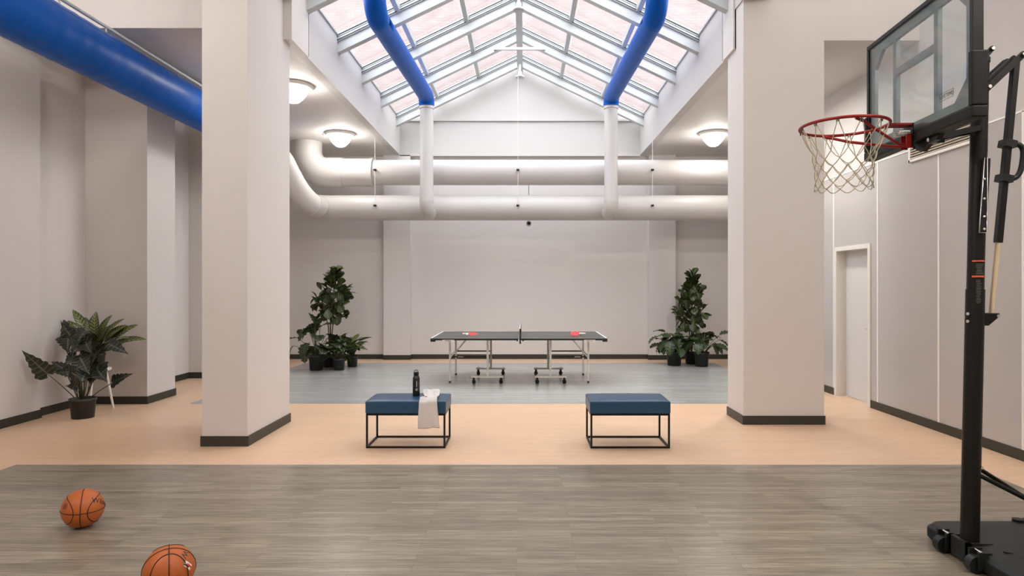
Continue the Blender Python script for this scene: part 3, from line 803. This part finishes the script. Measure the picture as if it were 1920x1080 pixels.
# ball axes: x=0 great circle vertical through the view
def ballrot(loc, yaw, pitch, roll):
    view = math.atan2(loc.x, loc.y)
    return Matrix.Rotation(-view+yaw, 3, 'Z') @ Matrix.Rotation(pitch, 3, 'X') @ Matrix.Rotation(roll, 3, 'Y')
r1 = ballrot(B1, -.12, .02, .04)
wrap_ball(b1, 'Wilson', .050, face_dir(b1, r1, (1.0, .12, .34), .3), ink_m)
wrap_ball(b1, '®', .05, face_dir(b1, r1, (-.38, -.98, .42), -.2), ink_m, 'emblem')
b1.rotation_euler = r1.to_euler(); b1.location = B1
b2 = basketball(B2, None, 'orange basketball nearest the viewer, cut by the bottom edge')
r2 = ballrot(B2, .0, -1.33, PI/2)
pa = MB(); 
def patch(b, d, rot, w_, h_, m, nm, rr=.1224):
    Mx = face_dir(b, rot, d, .2); mb = MB(); vs_ = []; n = 6
    for i in range(n+1):
        for j in range(n+1):
            x = (i/n-.5)*w_; y = (j/n-.5)*h_; vs_.append(Mx @ Vector((math.sin(x/rr)*math.cos(y/rr)*rr, -math.cos(x/rr)*math.cos(y/rr)*rr, math.sin(y/rr)*rr)))
    mb.add(vs_, [(i*(n+1)+j, (i+1)*(n+1)+j, (i+1)*(n+1)+j+1, i*(n+1)+j+1) for i in range(n) for j in range(n)], True)
    obj(nm, mb, m, b)
patch(b2, (.97, -.25, .30), r2, .028, .046, whitepaint, 'emblem', .1222)
patch(b2, (.985, -.21, .27), r2, .010, .034, redrub, 'emblem', .1226)
patch(b2, (.94, -.34, .33), r2, .007, .034, ink_m, 'emblem', .1226)
wrap_ball(b2, 'W', .045, face_dir(b2, r2, (.75, -.1, .75), .3), ink_m)
b2.rotation_euler = r2.to_euler(); b2.location = B2

# ================================================================== BENCHES
def bench(lab):
    b = thing('bench', lab, 'bench', (0, 0, 0), 'blue upholstered benches')
    W, D = .768, .45; x0, x1, y0, y1 = -W/2, W/2, -D/2, D/2; q = .018
    for x in (x0, x1-q):
        for y in (y0, y1-q): obj('leg', MB().box(x, x+q, y, y+q, 0, .335), black_m, b)
    m = MB()
    for z in (0, .317):
        m.box(x0+q, x1-q, y0, y0+q, z, z+q).box(x0+q, x1-q, y1-q, y1, z, z+q).box(x0, x0+q, y0+q, y1-q, z, z+q).box(x1-q, x1, y0+q, y1-q, z, z+q)
    obj('frame_rails', m, black_m, b)
    # cushion: rounded, slightly puffed top
    n = 20; nn = 14; vs_ = []; fs = []
    cx0, cx1, cy0, cy1 = x0-.006, x1+.006, y0-.006, y1+.006
    for i in range(n+1):
        for j in range(nn+1):
            u_, v_ = i/n, j/nn; z = .455+.016*(1-(2*u_-1)**4)*(1-(2*v_-1)**4)
            vs_.append((cx0+(cx1-cx0)*u_, cy0+(cy1-cy0)*v_, z))
    k = len(vs_)
    vs_ += [(cx0, cy0, .335), (cx1, cy0, .335), (cx1, cy1, .335), (cx0, cy1, .335)]
    I = lambda i, j: i*(nn+1)+j
    for i in range(n):
        for j in range(nn): fs.append((I(i, j), I(i+1, j), I(i+1, j+1), I(i, j+1)))
    m = MB(); m.add(vs_, fs, True)
    m.f.append([k, k+1]+[I(i, 0) for i in range(n, -1, -1)]); m.f.append([k+2, k+3]+[I(i, nn) for i in range(0, n+1)])
    m.f.append([k+1, k+2]+[I(n, j) for j in range(nn, -1, -1)]); m.f.append([k+3, k]+[I(0, j) for j in range(0, nn+1)]); m.f.append([k, k+3, k+2, k+1])
    m.sm += [False]*5
    obj('cushion', m, leather, b, bevel=.012)
    return b
bl = bench('blue-topped black-framed bench on the left, holding the bottle and towel')
bl.location = (-1.142, 6.186+.225, 0)
dup(bl, (1.029, 6.18+.225, 0), 'empty blue-topped black-framed bench on the right')
ZB = .471
# bottle
bx, by = -1.075, 6.40
bt = thing('water_bottle', 'black metal water bottle standing on the left bench', 'bottle', (bx, by, ZB))
obj('body', MB().lathe([(.001, 0), (.033, 0), (.0355, .004), (.0355, .165), (.034, .18), (.026, .198), (.024, .205), (.001, .205)], (bx, by, ZB), 32), bottle_m, bt)
cp = obj('cap', MB().lathe([(.001, .205), (.026, .205), (.0265, .235), (.022, .240), (.001, .24)], (bx, by, ZB), 28), black_pl, bt)
obj('loop', MB().tube([(bx+.02*math.cos(a), by, ZB+.243+.016*math.sin(a)) for a in [PI*i/8 for i in range(9)]], .004, 8), dgrey, cp)
def bw_(v):
    # letters run up the bottle: text x -> z, text y -> around
    a = v.y/.0360+.28
    r = .0360+v.z
    return Vector((bx-.0+math.sin(-a+.56)*r, by-math.cos(-a+.56)*r, ZB+.125+v.x))
text('lettering', 'hydrate', .026, None, whitepaint, bt, .0003, bw_) if False else None
lm = MB()
for i, (z0, z1) in enumerate(((.095, .104), (.108, .116), (.119, .126), (.129, .139), (.142, .150))):
    a_ = .30
    for da in (-.10, .02):
        q0 = Vector((bx+math.sin(a_+da)*.0362, by-math.cos(a_+da)*.0362, ZB+z0)); q1 = Vector((bx+math.sin(a_+da)*.0362, by-math.cos(a_+da)*.0362, ZB+z1))
        lm.obox(q0, q1, .003, .0006, (math.sin(a_), -math.cos(a_), 0))
obj('lettering', lm, whitepaint, bt)
em = MB(); em.tube([Vector((bx+math.sin(.25+.26*math.cos(t_))*.0364, by-math.cos(.25+.26*math.cos(t_))*.0364, ZB+.068+.010*math.sin(t_))) for t_ in [2*PI*i/16 for i in range(16)]], .0014, 5, closed=True)
em.tube([Vector((bx+math.sin(.13)*.0364, by-math.cos(.13)*.0364, ZB+.062)), Vector((bx+math.sin(.37)*.0364, by-math.cos(.37)*.0364, ZB+.075))], .0014, 5)
obj('emblem', em, whitepaint, bt)
# towel: strip over the top and down the front
tw = MB(); vs_ = []; nu, nv = 16, 44
YF = 6.186-.006
path = []
for i in range(nv+1):
    t_ = i/nv; s = t_*.66
    if s < .36: y = 6.60-s; z = ZB+.010+.012*math.exp(-((s-.02)/.08)**2)+.030*math.exp(-((s-.13)/.07)**2)
    elif s < .42:
        a = (s-.36)/.06*PI/2; y = 6.24-.038*math.sin(a)-.022*(s-.36)/.06; z = ZB+.010-.030*(1-math.cos(a))
    else: y = YF-.016-.004*math.sin((s-.42)*12); z = ZB-.020-(s-.42)*1.05
    path.append((y, z, s))
for i, (y, z, s) in enumerate(path):
    if s < .36: xc = -1.00+.02+.05*(s/.36)*(1)+ (.03 if s < .1 else .03); hw = .065+.02*math.sin(s*10)
    else: xc = -.925+.012*((s-.36)/.3); hw = .082+.022*((s-.36)/.3)
    for j in range(nu+1):
        u_ = j/nu*2-1
        wv = .006*math.sin(u_*9+s*7)+.004*math.sin(u_*17-s*11)
        if s < .38: P3 = (xc+u_*hw, y+.01*math.sin(u_*4+s*5), z+abs(wv)*1.3)
        else: P3 = (xc+u_*hw, y-abs(wv)*1.2, z+.006*math.sin(u_*3))
        vs_.append(P3)
tw.add(vs_, [(i*(nu+1)+j, i*(nu+1)+j+1, (i+1)*(nu+1)+j+1, (i+1)*(nu+1)+j) for i in range(nv) for j in range(nu)], True)
tag(obj('towel', tw, towel_m, solid=.007), 'white towel draped over the front of the left bench beside the bottle', 'towel')

# ================================================================== TABLE TENNIS TABLE
tt = thing('table_tennis_table', 'dark table tennis table with white folding legs before the far wall', 'table', (-.075, 10.66, 0))
X0, X1, Y0, Y1, ZT = -1.444, 1.295, 9.90, 11.425, .76; XC = -.0745
for a, b in ((X0, XC-.004), (XC+.004, X1)):
    tp = obj('tabletop', MB().box(a, b, Y0, Y1, ZT-.022, ZT), tabletop_m, tt, bevel=.003)
    ln = MB(); e = .0006
    ln.box(a, b, Y0, Y0+.012, ZT, ZT+e).box(a, b, Y1-.02, Y1, ZT, ZT+e).box(a, b, (Y0+Y1)/2-.0015, (Y0+Y1)/2+.0015, ZT, ZT+e)
    xo = a if a < XC-.5 else b
    if xo == a: ln.box(a, a+.022, Y0, Y1, ZT, ZT+e)
    else: ln.box(b-.022, b, Y0, Y1, ZT, ZT+e)
    obj('white_lines', ln, whitepaint, tp)
    ap = MB(); ap.box(a+.03, b-.03, Y0+.03, Y0+.045, ZT-.06, ZT-.022).box(a+.03, b-.03, Y1-.045, Y1-.03, ZT-.06, ZT-.022)
    for y in (Y0+.012, Y1-.03): obj('apron', MB().box(a+.02, b-.02, y, y+.018, ZT-.034, ZT-.022), black_m, tp)
    cx = X0 if xo == a else X1-.075
    for y in (Y0-.004, Y1-.056): obj('corner_guard', MB().box(cx, cx+.075, y, y+.06, ZT-.055, ZT-.018), black_pl, tp, bevel=.004)
def sx(x): return XC*2-x
for mir in (False, True):
    f_ = (lambda x: sx(x)) if mir else (lambda x: x)
    OX, IX = -1.195, -.578
    for y in (10.37, 11.28):
        lg_ = obj('leg', MB().obox((f_(OX), y, .015), (f_(OX), y, .725), .028, .028, (0, 1, 0)), metal_w, tt)
        obj('foot', MB().tube([(f_(OX), y, .0), (f_(OX), y, .03)], .019, 14), black_pl, lg_)
        obj('brace', MB().obox((f_(OX), y-.02, .40), (f_(-.92), y-.02, .725), .012, .024, (0, 1, 0)), metal_w, tt)
        obj('crossbar', MB().obox((f_(OX), y+.01, .42), (f_(IX), y+.01, .42), .02, .022, (0, 1, 0)), black_m, tt)
    for y in (F/116.9, F/106.3):
        obj('leg', MB().obox((f_(IX), y, .11), (f_(IX), y, .735), .034, .034, (0, 1, 0)), metal_w, tt)
        bar_ = obj('wheel_bar', MB().obox((f_(-.84), y, .112), (f_(-.325), y, .112), .030, .028, (0, 1, 0)), metal_w, tt)
        for x in (-.80, -.365):
            cst = obj('caster', MB().tube([(f_(x)-.010, y-.008, .035), (f_(x)+.010, y+.008, .035)], .035, 20).box(f_(x)-.018, f_(x)+.018, y-.02, y+.02, .055, .10), black_pl, tt, bevel=.002)
            obj('pin', MB().tube([(f_(x), y, .12), (f_(x), y, .15)], .008, 10), chrome, cst)
    for z, y in ((.72, 10.37), (.72, 11.28)):
        obj('crossbar', MB().obox((f_(OX)-.0, y, z), (f_(-.22), y, z), .02, .02, (0, 1, 0)), metal_w, tt)
    obj('crossbar', MB().obox((f_(OX), 10.37, .42), (f_(OX), 11.28, .42), .02, .02), metal_w, tt)
    obj('crossbar', MB().obox((f_(IX), F/116.9, .30), (f_(IX), F/106.3, .30), .02, .02), metal_w, tt)
    MT = axes((1, 0, 0), (0, 0, 1), (0, -1, 0), (f_(-1.12) if not mir else f_(-1.12), 10.355-.0, .424))
    text('lettering', 'JOOLA', .030, axes((1, 0, 0), (0, 0, 1), (0, -1, 0), (f_(-1.02), 10.367, .42)), whitepaint, tt, .0006)
    lp = obj('name_plate', MB().box(min(f_(-1.26), f_(-1.08)), max(f_(-1.26), f_(-1.08)), Y0+.006, Y0+.012, ZT-.058, ZT-.024), metal_w, tt)
    text('lettering', 'JOOLA', .030, axes((1, 0, 0), (0, 0, 1), (0, -1, 0), (f_(-1.17), Y0+.0045, ZT-.041)), ink_m, tt, .0006)
# net with posts
nx = -.055
net_t = thing('table_tennis_net', 'black net clamped across the middle of the table', 'net', (nx, 10.66, ZT))
nm = MB()
for i in range(12): 
    z = ZT+.012+i*.0115; nm.box(nx-.001, nx+.001, Y0-.12, Y1+.12, z, z+.0018)
for i in range(90):
    y = Y0-.12+i*(Y1-Y0+.24)/89; nm.box(nx-.001, nx+.001, y-.0009, y+.0009, ZT+.01, ZT+.145)
obj('mesh', nm, black_m, net_t)
obj('top_tape', MB().box(nx-.004, nx+.004, Y0-.12, Y1+.12, ZT+.142, ZT+.1555), whitepaint, net_t)
for y in (Y0-.13, Y1+.13):
    s = 1 if y < 10 else -1
    ps = MB().box(nx-.010, nx+.010, y-.012, y+.012, ZT-.05, ZT+.155).box(nx-.012, nx+.012, min(y, y+s*.19), max(y, y+s*.19), ZT+.0005, ZT+.012).box(nx-.012, nx+.012, min(y, y+s*.19), max(y, y+s*.19), ZT-.075, ZT-.06)
    obj('post', ps, black_m, net_t)
obj('clamp', MB().tube([(nx-.045, Y0+.05, ZT-.05), (nx-.045, Y0+.05, ZT-.0225)], .012, 12).tube([(nx+.045, Y0+.05, ZT-.05), (nx+.045, Y0+.05, ZT-.0225)], .012, 12), black_m, net_t)
# paddles and balls
def paddle(loc, yaw, tilt, lab, flip=1):
    p_ = thing('table_tennis_paddle', lab, 'paddle', (0, 0, 0), 'red paddles on the table')
    n = 28; pts = [(.075*math.cos(2*PI*i/n), .078*math.sin(2*PI*i/n)) for i in range(n)]
    obj('blade', MB().plate(pts, .002, .008), handle_wood, p_)
    obj('rubber', MB().plate([(x*.99, y*.99) for x, y in pts], .008, .0105), redrub, p_)
    obj('rubber', MB().plate([(x*.99, y*.99) for x, y in pts], .0, .002), redrub, p_)
    obj('handle', MB().box(-.17, -.068, -.014, .014, -.006, .017), handle_wood, p_, bevel=.004)
    p_.rotation_euler = Euler((tilt, 0, yaw), 'XYZ'); p_.location = loc
    return p_
t1_ = .22
paddle((-.83, 10.42, ZT+.001+.078*math.sin(t1_)+.004), -.08, t1_, 'red paddle on the left half of the table')
paddle((.83, 10.35, ZT+.001+.078*math.sin(.38)+.004), PI-.25, -.38, 'red paddle on the right half of the table, more tilted')
tag(obj('table_tennis_ball', MB().sphere((-.92, 10.36, ZT+.0215), .02, 16, 10), whitepaint), 'white ball beside the left paddle on the table', 'ball', 'table tennis balls')
tag(obj('table_tennis_ball', MB().sphere((.93, 10.44, ZT+.0215), .02, 16, 10), whitepaint), 'white ball beside the right paddle on the table', 'ball', 'table tennis balls')

# ================================================================== PLANTS
def leaf(mb, p, d, L_, W_, kind='oval', droop=.6, up=(0, 0, 1), fold=.18, twist=0, nv=10, nu=6):
    p = Vector(p); t_ = Vector(d).normalized(); up = Vector(up)
    sd = t_.cross(up)
    if sd.length < .05: sd = t_.cross(Vector((0, -1, 0)))
    sd.normalize()
    if twist: sd = Quaternion(t_, twist) @ sd
    nrm = sd.cross(t_).normalized()
    if kind == 'lobed': nv = 18; nu = 8
    if kind == 'arrow': nv = 20
    pts = []; pos = p.copy(); step = L_/nv
    for i in range(nv+1):
        v = i/nv
        if kind == 'oval': w_ = math.sin(PI*min(1, v**.85*.98+.02))**.75
        elif kind == 'fig': w_ = (math.sin(PI*v**1.25*.97+.03)**.7)*(.65+.35*math.sin(PI*v**1.6))
        elif kind == 'arrow': w_ = (1-v)**.75*min(1, .25+v*6)*(1+.13*math.sin(v*34))*1.1
        elif kind == 'lobed': w_ = (math.sin(PI*(v*.93+.07))**.6)*(.62+.38*abs(math.cos(v*15)))*(1.1-.35*v)
        else: w_ = math.sin(PI*v)
        w_ = max(w_, .012)
        for j in range(nu+1):
            u_ = j/nu*2-1
            q = pos+sd*(u_*w_*W_/2)+nrm*(fold*abs(u_)**1.5*w_*W_/2)
            if kind in ('arrow', 'lobed'): q += nrm*(.03*W_*math.sin(v*30+u_*3)*abs(u_)); q -= t_*(abs(u_)*.22*W_ if kind == 'arrow' else 0)
            pts.append(q)
        pos = pos+t_*step
        ax = sd; ang = -droop/nv
        Q = Quaternion(ax, ang); t_ = (Q @ t_).normalized(); nrm = (Q @ nrm).normalized()
    o = len(mb.v)
    mb.add(pts, [(i*(nu+1)+j, i*(nu+1)+j+1, (i+1)*(nu+1)+j+1, (i+1)*(nu+1)+j) for i in range(nv) for j in range(nu)], True)
    for i in range(nv+1):
        for j in range(nu+1): mb.uv[o+i*(nu+1)+j] = (j/nu, i/nv)
def stalk(mb, a, b, r0=.006, r1=.004, bow=.12):
    a = Vector(a); b = Vector(b); m_ = (a+b)/2+Vector((0, 0, (b-a).length*bow))
    pts = smooth([a, m_, b], 5); n = len(pts)
    mb.tube(pts, [r0+(r1-r0)*i/(n-1) for i in range(n)], 6, caps=False)
def pot(root, c, r=.135, hgt=.255, soil=None):
    m = MB().lathe([(.001, 0), (r*.84, 0), (r*.97, hgt*.86), (r*1.04, hgt*.87), (r*1.04, hgt), (r*.98, hgt), (r*.95, hgt*.88), (r*.93, hgt*.84)], c, 36)
    obj('pot', m, pot_m, root)
    obj('soil', MB().lathe([(.001, hgt*.90), (r*.5, hgt*.90), (r*.96, hgt*.87)], c, 28), soil or soil_m, root)

def fig_tree(px, pyb, hgt, lab, seed, rmax, zlow, ctr_dx=0, n=120):
    s = (pyb-536)/1.57; c = Vector(((px-982)/s, F/s, 0)); rg = random.Random(seed)
    root = thing('potted_fig_tree', lab, 'potted plant', c, 'tall fiddle leaf fig trees')
    pot(root, c, .13, .24)
    tr = MB(); fo = MB()
    top = c+Vector((ctr_dx, 0, hgt-.10))
    def axis(z): 
        k = max(0, (z-.2)/(hgt-.3)); return Vector((c.x+ctr_dx*k+.012*math.sin(z*5), c.y+.01*math.cos(z*4), z))
    tr.tube([axis(.2+(hgt-.32)*i/12) for i in range(13)], [.017-.011*i/12 for i in range(13)], 8)
    tr.tube([axis(.25), axis(.5)+Vector((-.03, .02, 0)), axis(.8)+Vector((-.05, .03, 0)), axis(1.1)+Vector((-.16, .03, 0)), axis(1.3)+Vector((-.22, 0, 0))], [.012, .011, .010, .007, .004], 8)
    tr.tube([axis(.25), axis(.5)+Vector((.03, -.02, 0)), axis(.8)+Vector((.05, -.02, 0)), axis(1.0)+Vector((.15, -.02, 0)), axis(1.25)+Vector((.24, .04, 0))], [.012, .011, .010, .007, .004], 8)
    for i in range(n):
        k = rg.random()**1.1
        z = zlow+(hgt-.06-zlow)*k
        env = rmax*(math.sin(PI*min(1, (k*.80+.16)))**.8)*(1.0-.45*k)
        ang = rg.uniform(0, 2*PI); rad = env*math.sqrt(rg.uniform(.12, 1))
        a = axis(z-.04); d = Vector((math.cos(ang), math.sin(ang)*.85, 0))
        b = Vector((axis(z).x, axis(z).y, z))+d*max(.02, rad-.10)+Vector((0, 0, rg.uniform(-.02, .05)))
        if i % 2 == 0: stalk(tr, a, b, .004, .003, .05)
        dd = d*rg.uniform(.4, 1)+Vector((rg.uniform(-.3, .3), 0, rg.choice((1, 1, -1))*rg.uniform(.2, 1.3)))
        leaf(fo, b, dd, rg.uniform(.15, .22), rg.uniform(.12, .165), 'fig', rg.uniform(.1, .8), twist=rg.uniform(-.9, .9), fold=.22)
    for j in range(7):
        ang = j*2.4; b = axis(hgt-.14)
        leaf(fo, b, (math.cos(ang)*.6, math.sin(ang)*.6, 1), .15, .10, 'fig', .4)
    obj('trunk', tr, bark_m, root); obj('foliage', fo, leaf_fig, root, recalc=False)
    return root
fig_tree(617, 688, 1.90, 'tallest plant at left of far wall, fiddle leaf fig in black pot', 4, .50, .90, .10, 165)
fig_tree(1296, 682, 1.80, 'tallest plant at right of far wall, dense fiddle leaf fig', 9, .46, .74, .02, 190)

def petiole_plant(px, pyb, lab, name, kind, lm_, leaves, r=.135, hgt=.255, seed=1, cat='potted plant', soil=None, z0=0, c=None, group=None, droop=(.5, 1.1), bow=.10, upv=(0, 0, 1)):
    """leaves: (dx, dy, z, length, width, dirx, diry, dirz)"""
    if c is None:
        s = (pyb-536)/1.57; c = Vector(((px-982)/s, F/s, z0))
    rg = random.Random(seed)
    root = thing(name, lab, cat, c, group); pot(root, c, r, hgt, soil)
    st_ = MB(); fo = MB()
    for (dx, dy, z, L_, W_, ax, ay, az) in leaves:
        a = c+Vector((dx*.12+rg.uniform(-.02, .02), dy*.12+rg.uniform(-.02, .02), hgt*.85)); b = c+Vector((dx, dy, z))
        stalk(st_, a, b, .0065, .004, bow)
        leaf(fo, b, (ax, ay, az), L_, W_, kind, rg.uniform(*droop), twist=rg.uniform(-.35, .35), up=upv)
    obj('stems', st_, stem_m, root); obj('foliage', fo, lm_, root, recalc=False)
    return root
def radial(n, seed, r0, r1, z0, z1, L0, L1, wr, elev=(.2, .9), flat=1.0):
    rg = random.Random(seed); out = []
    for i in range(n):
        a = i*2.39996+rg.uniform(-.3, .3); k = rg.random()
        r_ = r0+(r1-r0)*k; z = z1+(z0-z1)*k+rg.uniform(-.05, .05)
        L_ = rg.uniform(L0, L1)
        out.append((r_*math.cos(a), r_*math.sin(a)*flat, z, L_, L_*wr, math.cos(a), math.sin(a)*flat, rg.uniform(*elev)))
    return out
lv = radial(17, 3, .08, .32, .40, .84, .26, .34, .95, (-1.3, .6))+[(-.40, -.05, .46, .22, .2, -.6, -.2, -.7), (-.34, .0, .60, .30, .24, -1, -.2, .0), (-.02, 0, .86, .26, .24, -.15, -.3, 1), (.08, -.02, .80, .24, .22, .8, -.4, .6)]
petiole_plant(593, 694, 'leafy plant with broad lobed leaves in black pot, beside the left column', 'potted_philodendron', 'lobed', leaf_dark, lv, .138, .28, 11, droop=(.5, 1.2))
petiole_plant(636, 694, 'bushy green plant in front of the left fig tree', 'potted_bushy_plant', 'oval', leaf_mid, radial(60, 5, .03, .20, .26, .60, .14, .20, .62, (-1.2, 1.4)), .108, .22, 12)
petiole_plant(660.5, 688, 'patterned calathea at the right end of left plant group', 'potted_calathea', 'oval', leaf_spot, radial(34, 7, .03, .16, .30, .48, .20, .26, .48, (-.3, 1.8))+[(.14, -.05, .50, .30, .12, 1, -.1, .55), (.10, -.1, .36, .26, .12, 1, -.3, .15)], .105, .215, 13, droop=(.2, .8))
petiole_plant(1264, 685, 'broad-leaved green plant at the left end of right plant group', 'potted_philodendron', 'lobed', leaf_mid, radial(26, 15, .06, .27, .40, .64, .24, .30, .85, (-1.3, .6))+[(-.30, -.05, .58, .28, .24, -1, -.2, -.2), (-.2, 0, .66, .26, .22, -.7, -.2, .3), (.18, -.06, .56, .26, .24, .8, -.3, .1)], .15, .285, 14)
petiole_plant(1315.5, 687, 'broad-leaved plant at the right end, beside the right column', 'potted_philodendron', 'lobed', leaf_mid, radial(24, 19, .06, .30, .38, .66, .22, .30, .85, (-1.3, .6))+[(.32, -.05, .52, .30, .26, 1, -.2, -.4), (.36, .0, .62, .28, .26, .8, -.2, .4)], .14, .285, 15)
# bushy growth in front of right trunk
petiole_plant(1297, 679.5, 'low bushy plant around the trunk of the right fig tree', 'potted_bushy_plant', 'oval', leaf_mid, radial(30, 23, .08, .26, .44, .78, .15, .20, .6, (.0, 1.0)), .09, .2, 16) if False else None

# foreground group
s = (783-536)/1.57; cA = Vector(((155.5-982)/s, F/s, 0))
def A(px, py, L_, W_, tx, ty, dy=0., tdy=0):
    """leaf whose stalk ends near (px, py), tip near (tx, ty); dy is the depth offset from the pot"""
    ss = F/(cA.y+dy); x = (px-982)/ss-cA.x; z = 1.57-(py-536)/ss
    s2 = F/(cA.y+dy+tdy); x2 = (tx-982)/s2-cA.x; z2 = 1.57-(ty-536)/s2
    v = Vector((x2-x, tdy, z2-z)); v.z += v.length*.22
    L2 = v.length if not L_ else L_
    return (x, dy, z, L2*1.08, W_*1.35, v.x, v.y, v.z)
al = [A(88, 700, 0, .17, 42, 671, -.24, -.20), A(212, 717, 0, .13, 242, 709, -.12, -.1), A(183, 694, 0, .20, 200, 726, -.16, -.14), A(203, 645, 0, .15, 238, 671, .0, -.08),
      A(122, 694, 0, .13, 94, 682, -.05, .02), A(135, 697, 0, .12, 99, 705, -.12, -.05), A(140, 640, 0, .20, 112, 612, .0, -.1), A(134, 652, 0, .20, 112, 648, -.05, -.1),
      A(148, 708, 0, .22, 128, 700, -.16, -.15), A(170, 655, 0, .18, 140, 640, -.08, -.12), A(160, 640, 0, .18, 168, 672, -.15, -.12), A(128, 634, 0, .20, 124, 672, -.06, -.12),
      A(145, 725, 0, .10, 122, 727, -.1, -.08), A(176, 668, 0, .15, 200, 650, -.05, -.1), A(150, 670, 0, .2, 165, 712, -.18, -.14),
      A(125, 625, 0, .18, 108, 640, .05, -.05), A(150, 650, 0, .2, 128, 672, -.15, -.1), A(168, 690, 0, .2, 185, 715, -.1, -.12), A(140, 668, 0, .18, 118, 690, -.1, -.1), A(160, 700, 0, .18, 150, 728, -.2, -.1), A(128, 612, 0, .16, 112, 622, .08, -.1), A(158, 622, 0, .18, 140, 652, -.12, -.1), A(176, 705, 0, .16, 168, 728, -.16, -.1)]
petiole_plant(0, 0, 'dark white-veined plant in black pot on the floor at left', 'potted_alocasia', 'arrow', leaf_aloc, al, .138, .235, 21, soil=gravel_m, c=cA, droop=(.1, .4), bow=.02, upv=(.1, -.9, .5))
# stool
sc_ = Vector((-5.41, 8.10, 0)); zs = .53
so = thing('stool', 'small white round stool behind dark plant, carrying another plant', 'stool', sc_)
obj('seat', MB().lathe([(.001, -.035), (.155, -.035), (.165, -.02), (.165, -.006), (.158, 0), (.001, 0)], sc_+Vector((0, 0, zs)), 36), stool_m, so)
for k in range(3):
    a = -1.4+k*2*PI/3
    d = Vector((math.cos(a), math.sin(a), 0))
    obj('leg', MB().tube([sc_+d*.185, sc_+d*.10+UZ*(zs-.034)], [.013, .018], 14), stool_m, so)
cS = sc_+Vector((0.0, 0, zs))
def S(px, py, W_, tdy=-.1, b=.35, drp=None):
    """leaf of the stool plant with its tip near (px, py)"""
    ss = F/(cS.y+tdy); x2 = (px-982)/ss-cS.x; z2 = 1.57-(py-536)/ss-cS.z
    tip = Vector((x2, tdy, z2)); base_ = Vector((0, 0, .20)).lerp(tip, b)
    v = tip-base_; v.z += v.length*.30
    return (base_.x, base_.y, base_.z, (tip-base_).length*1.05, W_*1.15, v.x, v.y, v.z)
sl_ = [S(136, 580, .11, -.02), S(150, 592, .10, .05), S(166, 583, .09, .1), S(172, 586, .10, -.1), S(197, 588, .09, 0), S(220, 594, .10, -.05), S(207, 603, .10, .1), S(250, 613, .12, -.1), S(262, 634, .12, -.15),
       S(112, 616, .13, -.1), S(122, 600, .11, .05), S(140, 608, .11, -.2), S(230, 622, .11, .1), S(186, 600, .11, -.2), S(214, 622, .11, -.25), S(240, 640, .10, .05), S(150, 630, .12, -.3), S(200, 640, .12, -.3),
       S(128, 632, .12, -.2), S(180, 615, .12, .15), S(160, 604, .1, -.12), S(196, 612, .1, .05), S(118, 645, .12, -.15), S(170, 640, .13, -.3), S(210, 655, .13, -.2), S(150, 650, .13, -.25), S(136, 655, .13, -.2), S(190, 655, .12, -.3), S(160, 620, .13, -.3), S(182, 635, .13, -.3), S(226, 608, .12, -.1), S(236, 628, .12, -.2)]
petiole_plant(0, 0, 'yellow-green speckled plant in black pot on the white stool', 'potted_croton', 'oval', leaf_spot, sl_, .10, .19, 22, c=cS, droop=(.5, .9), bow=.05, upv=(0, -.45, .9))
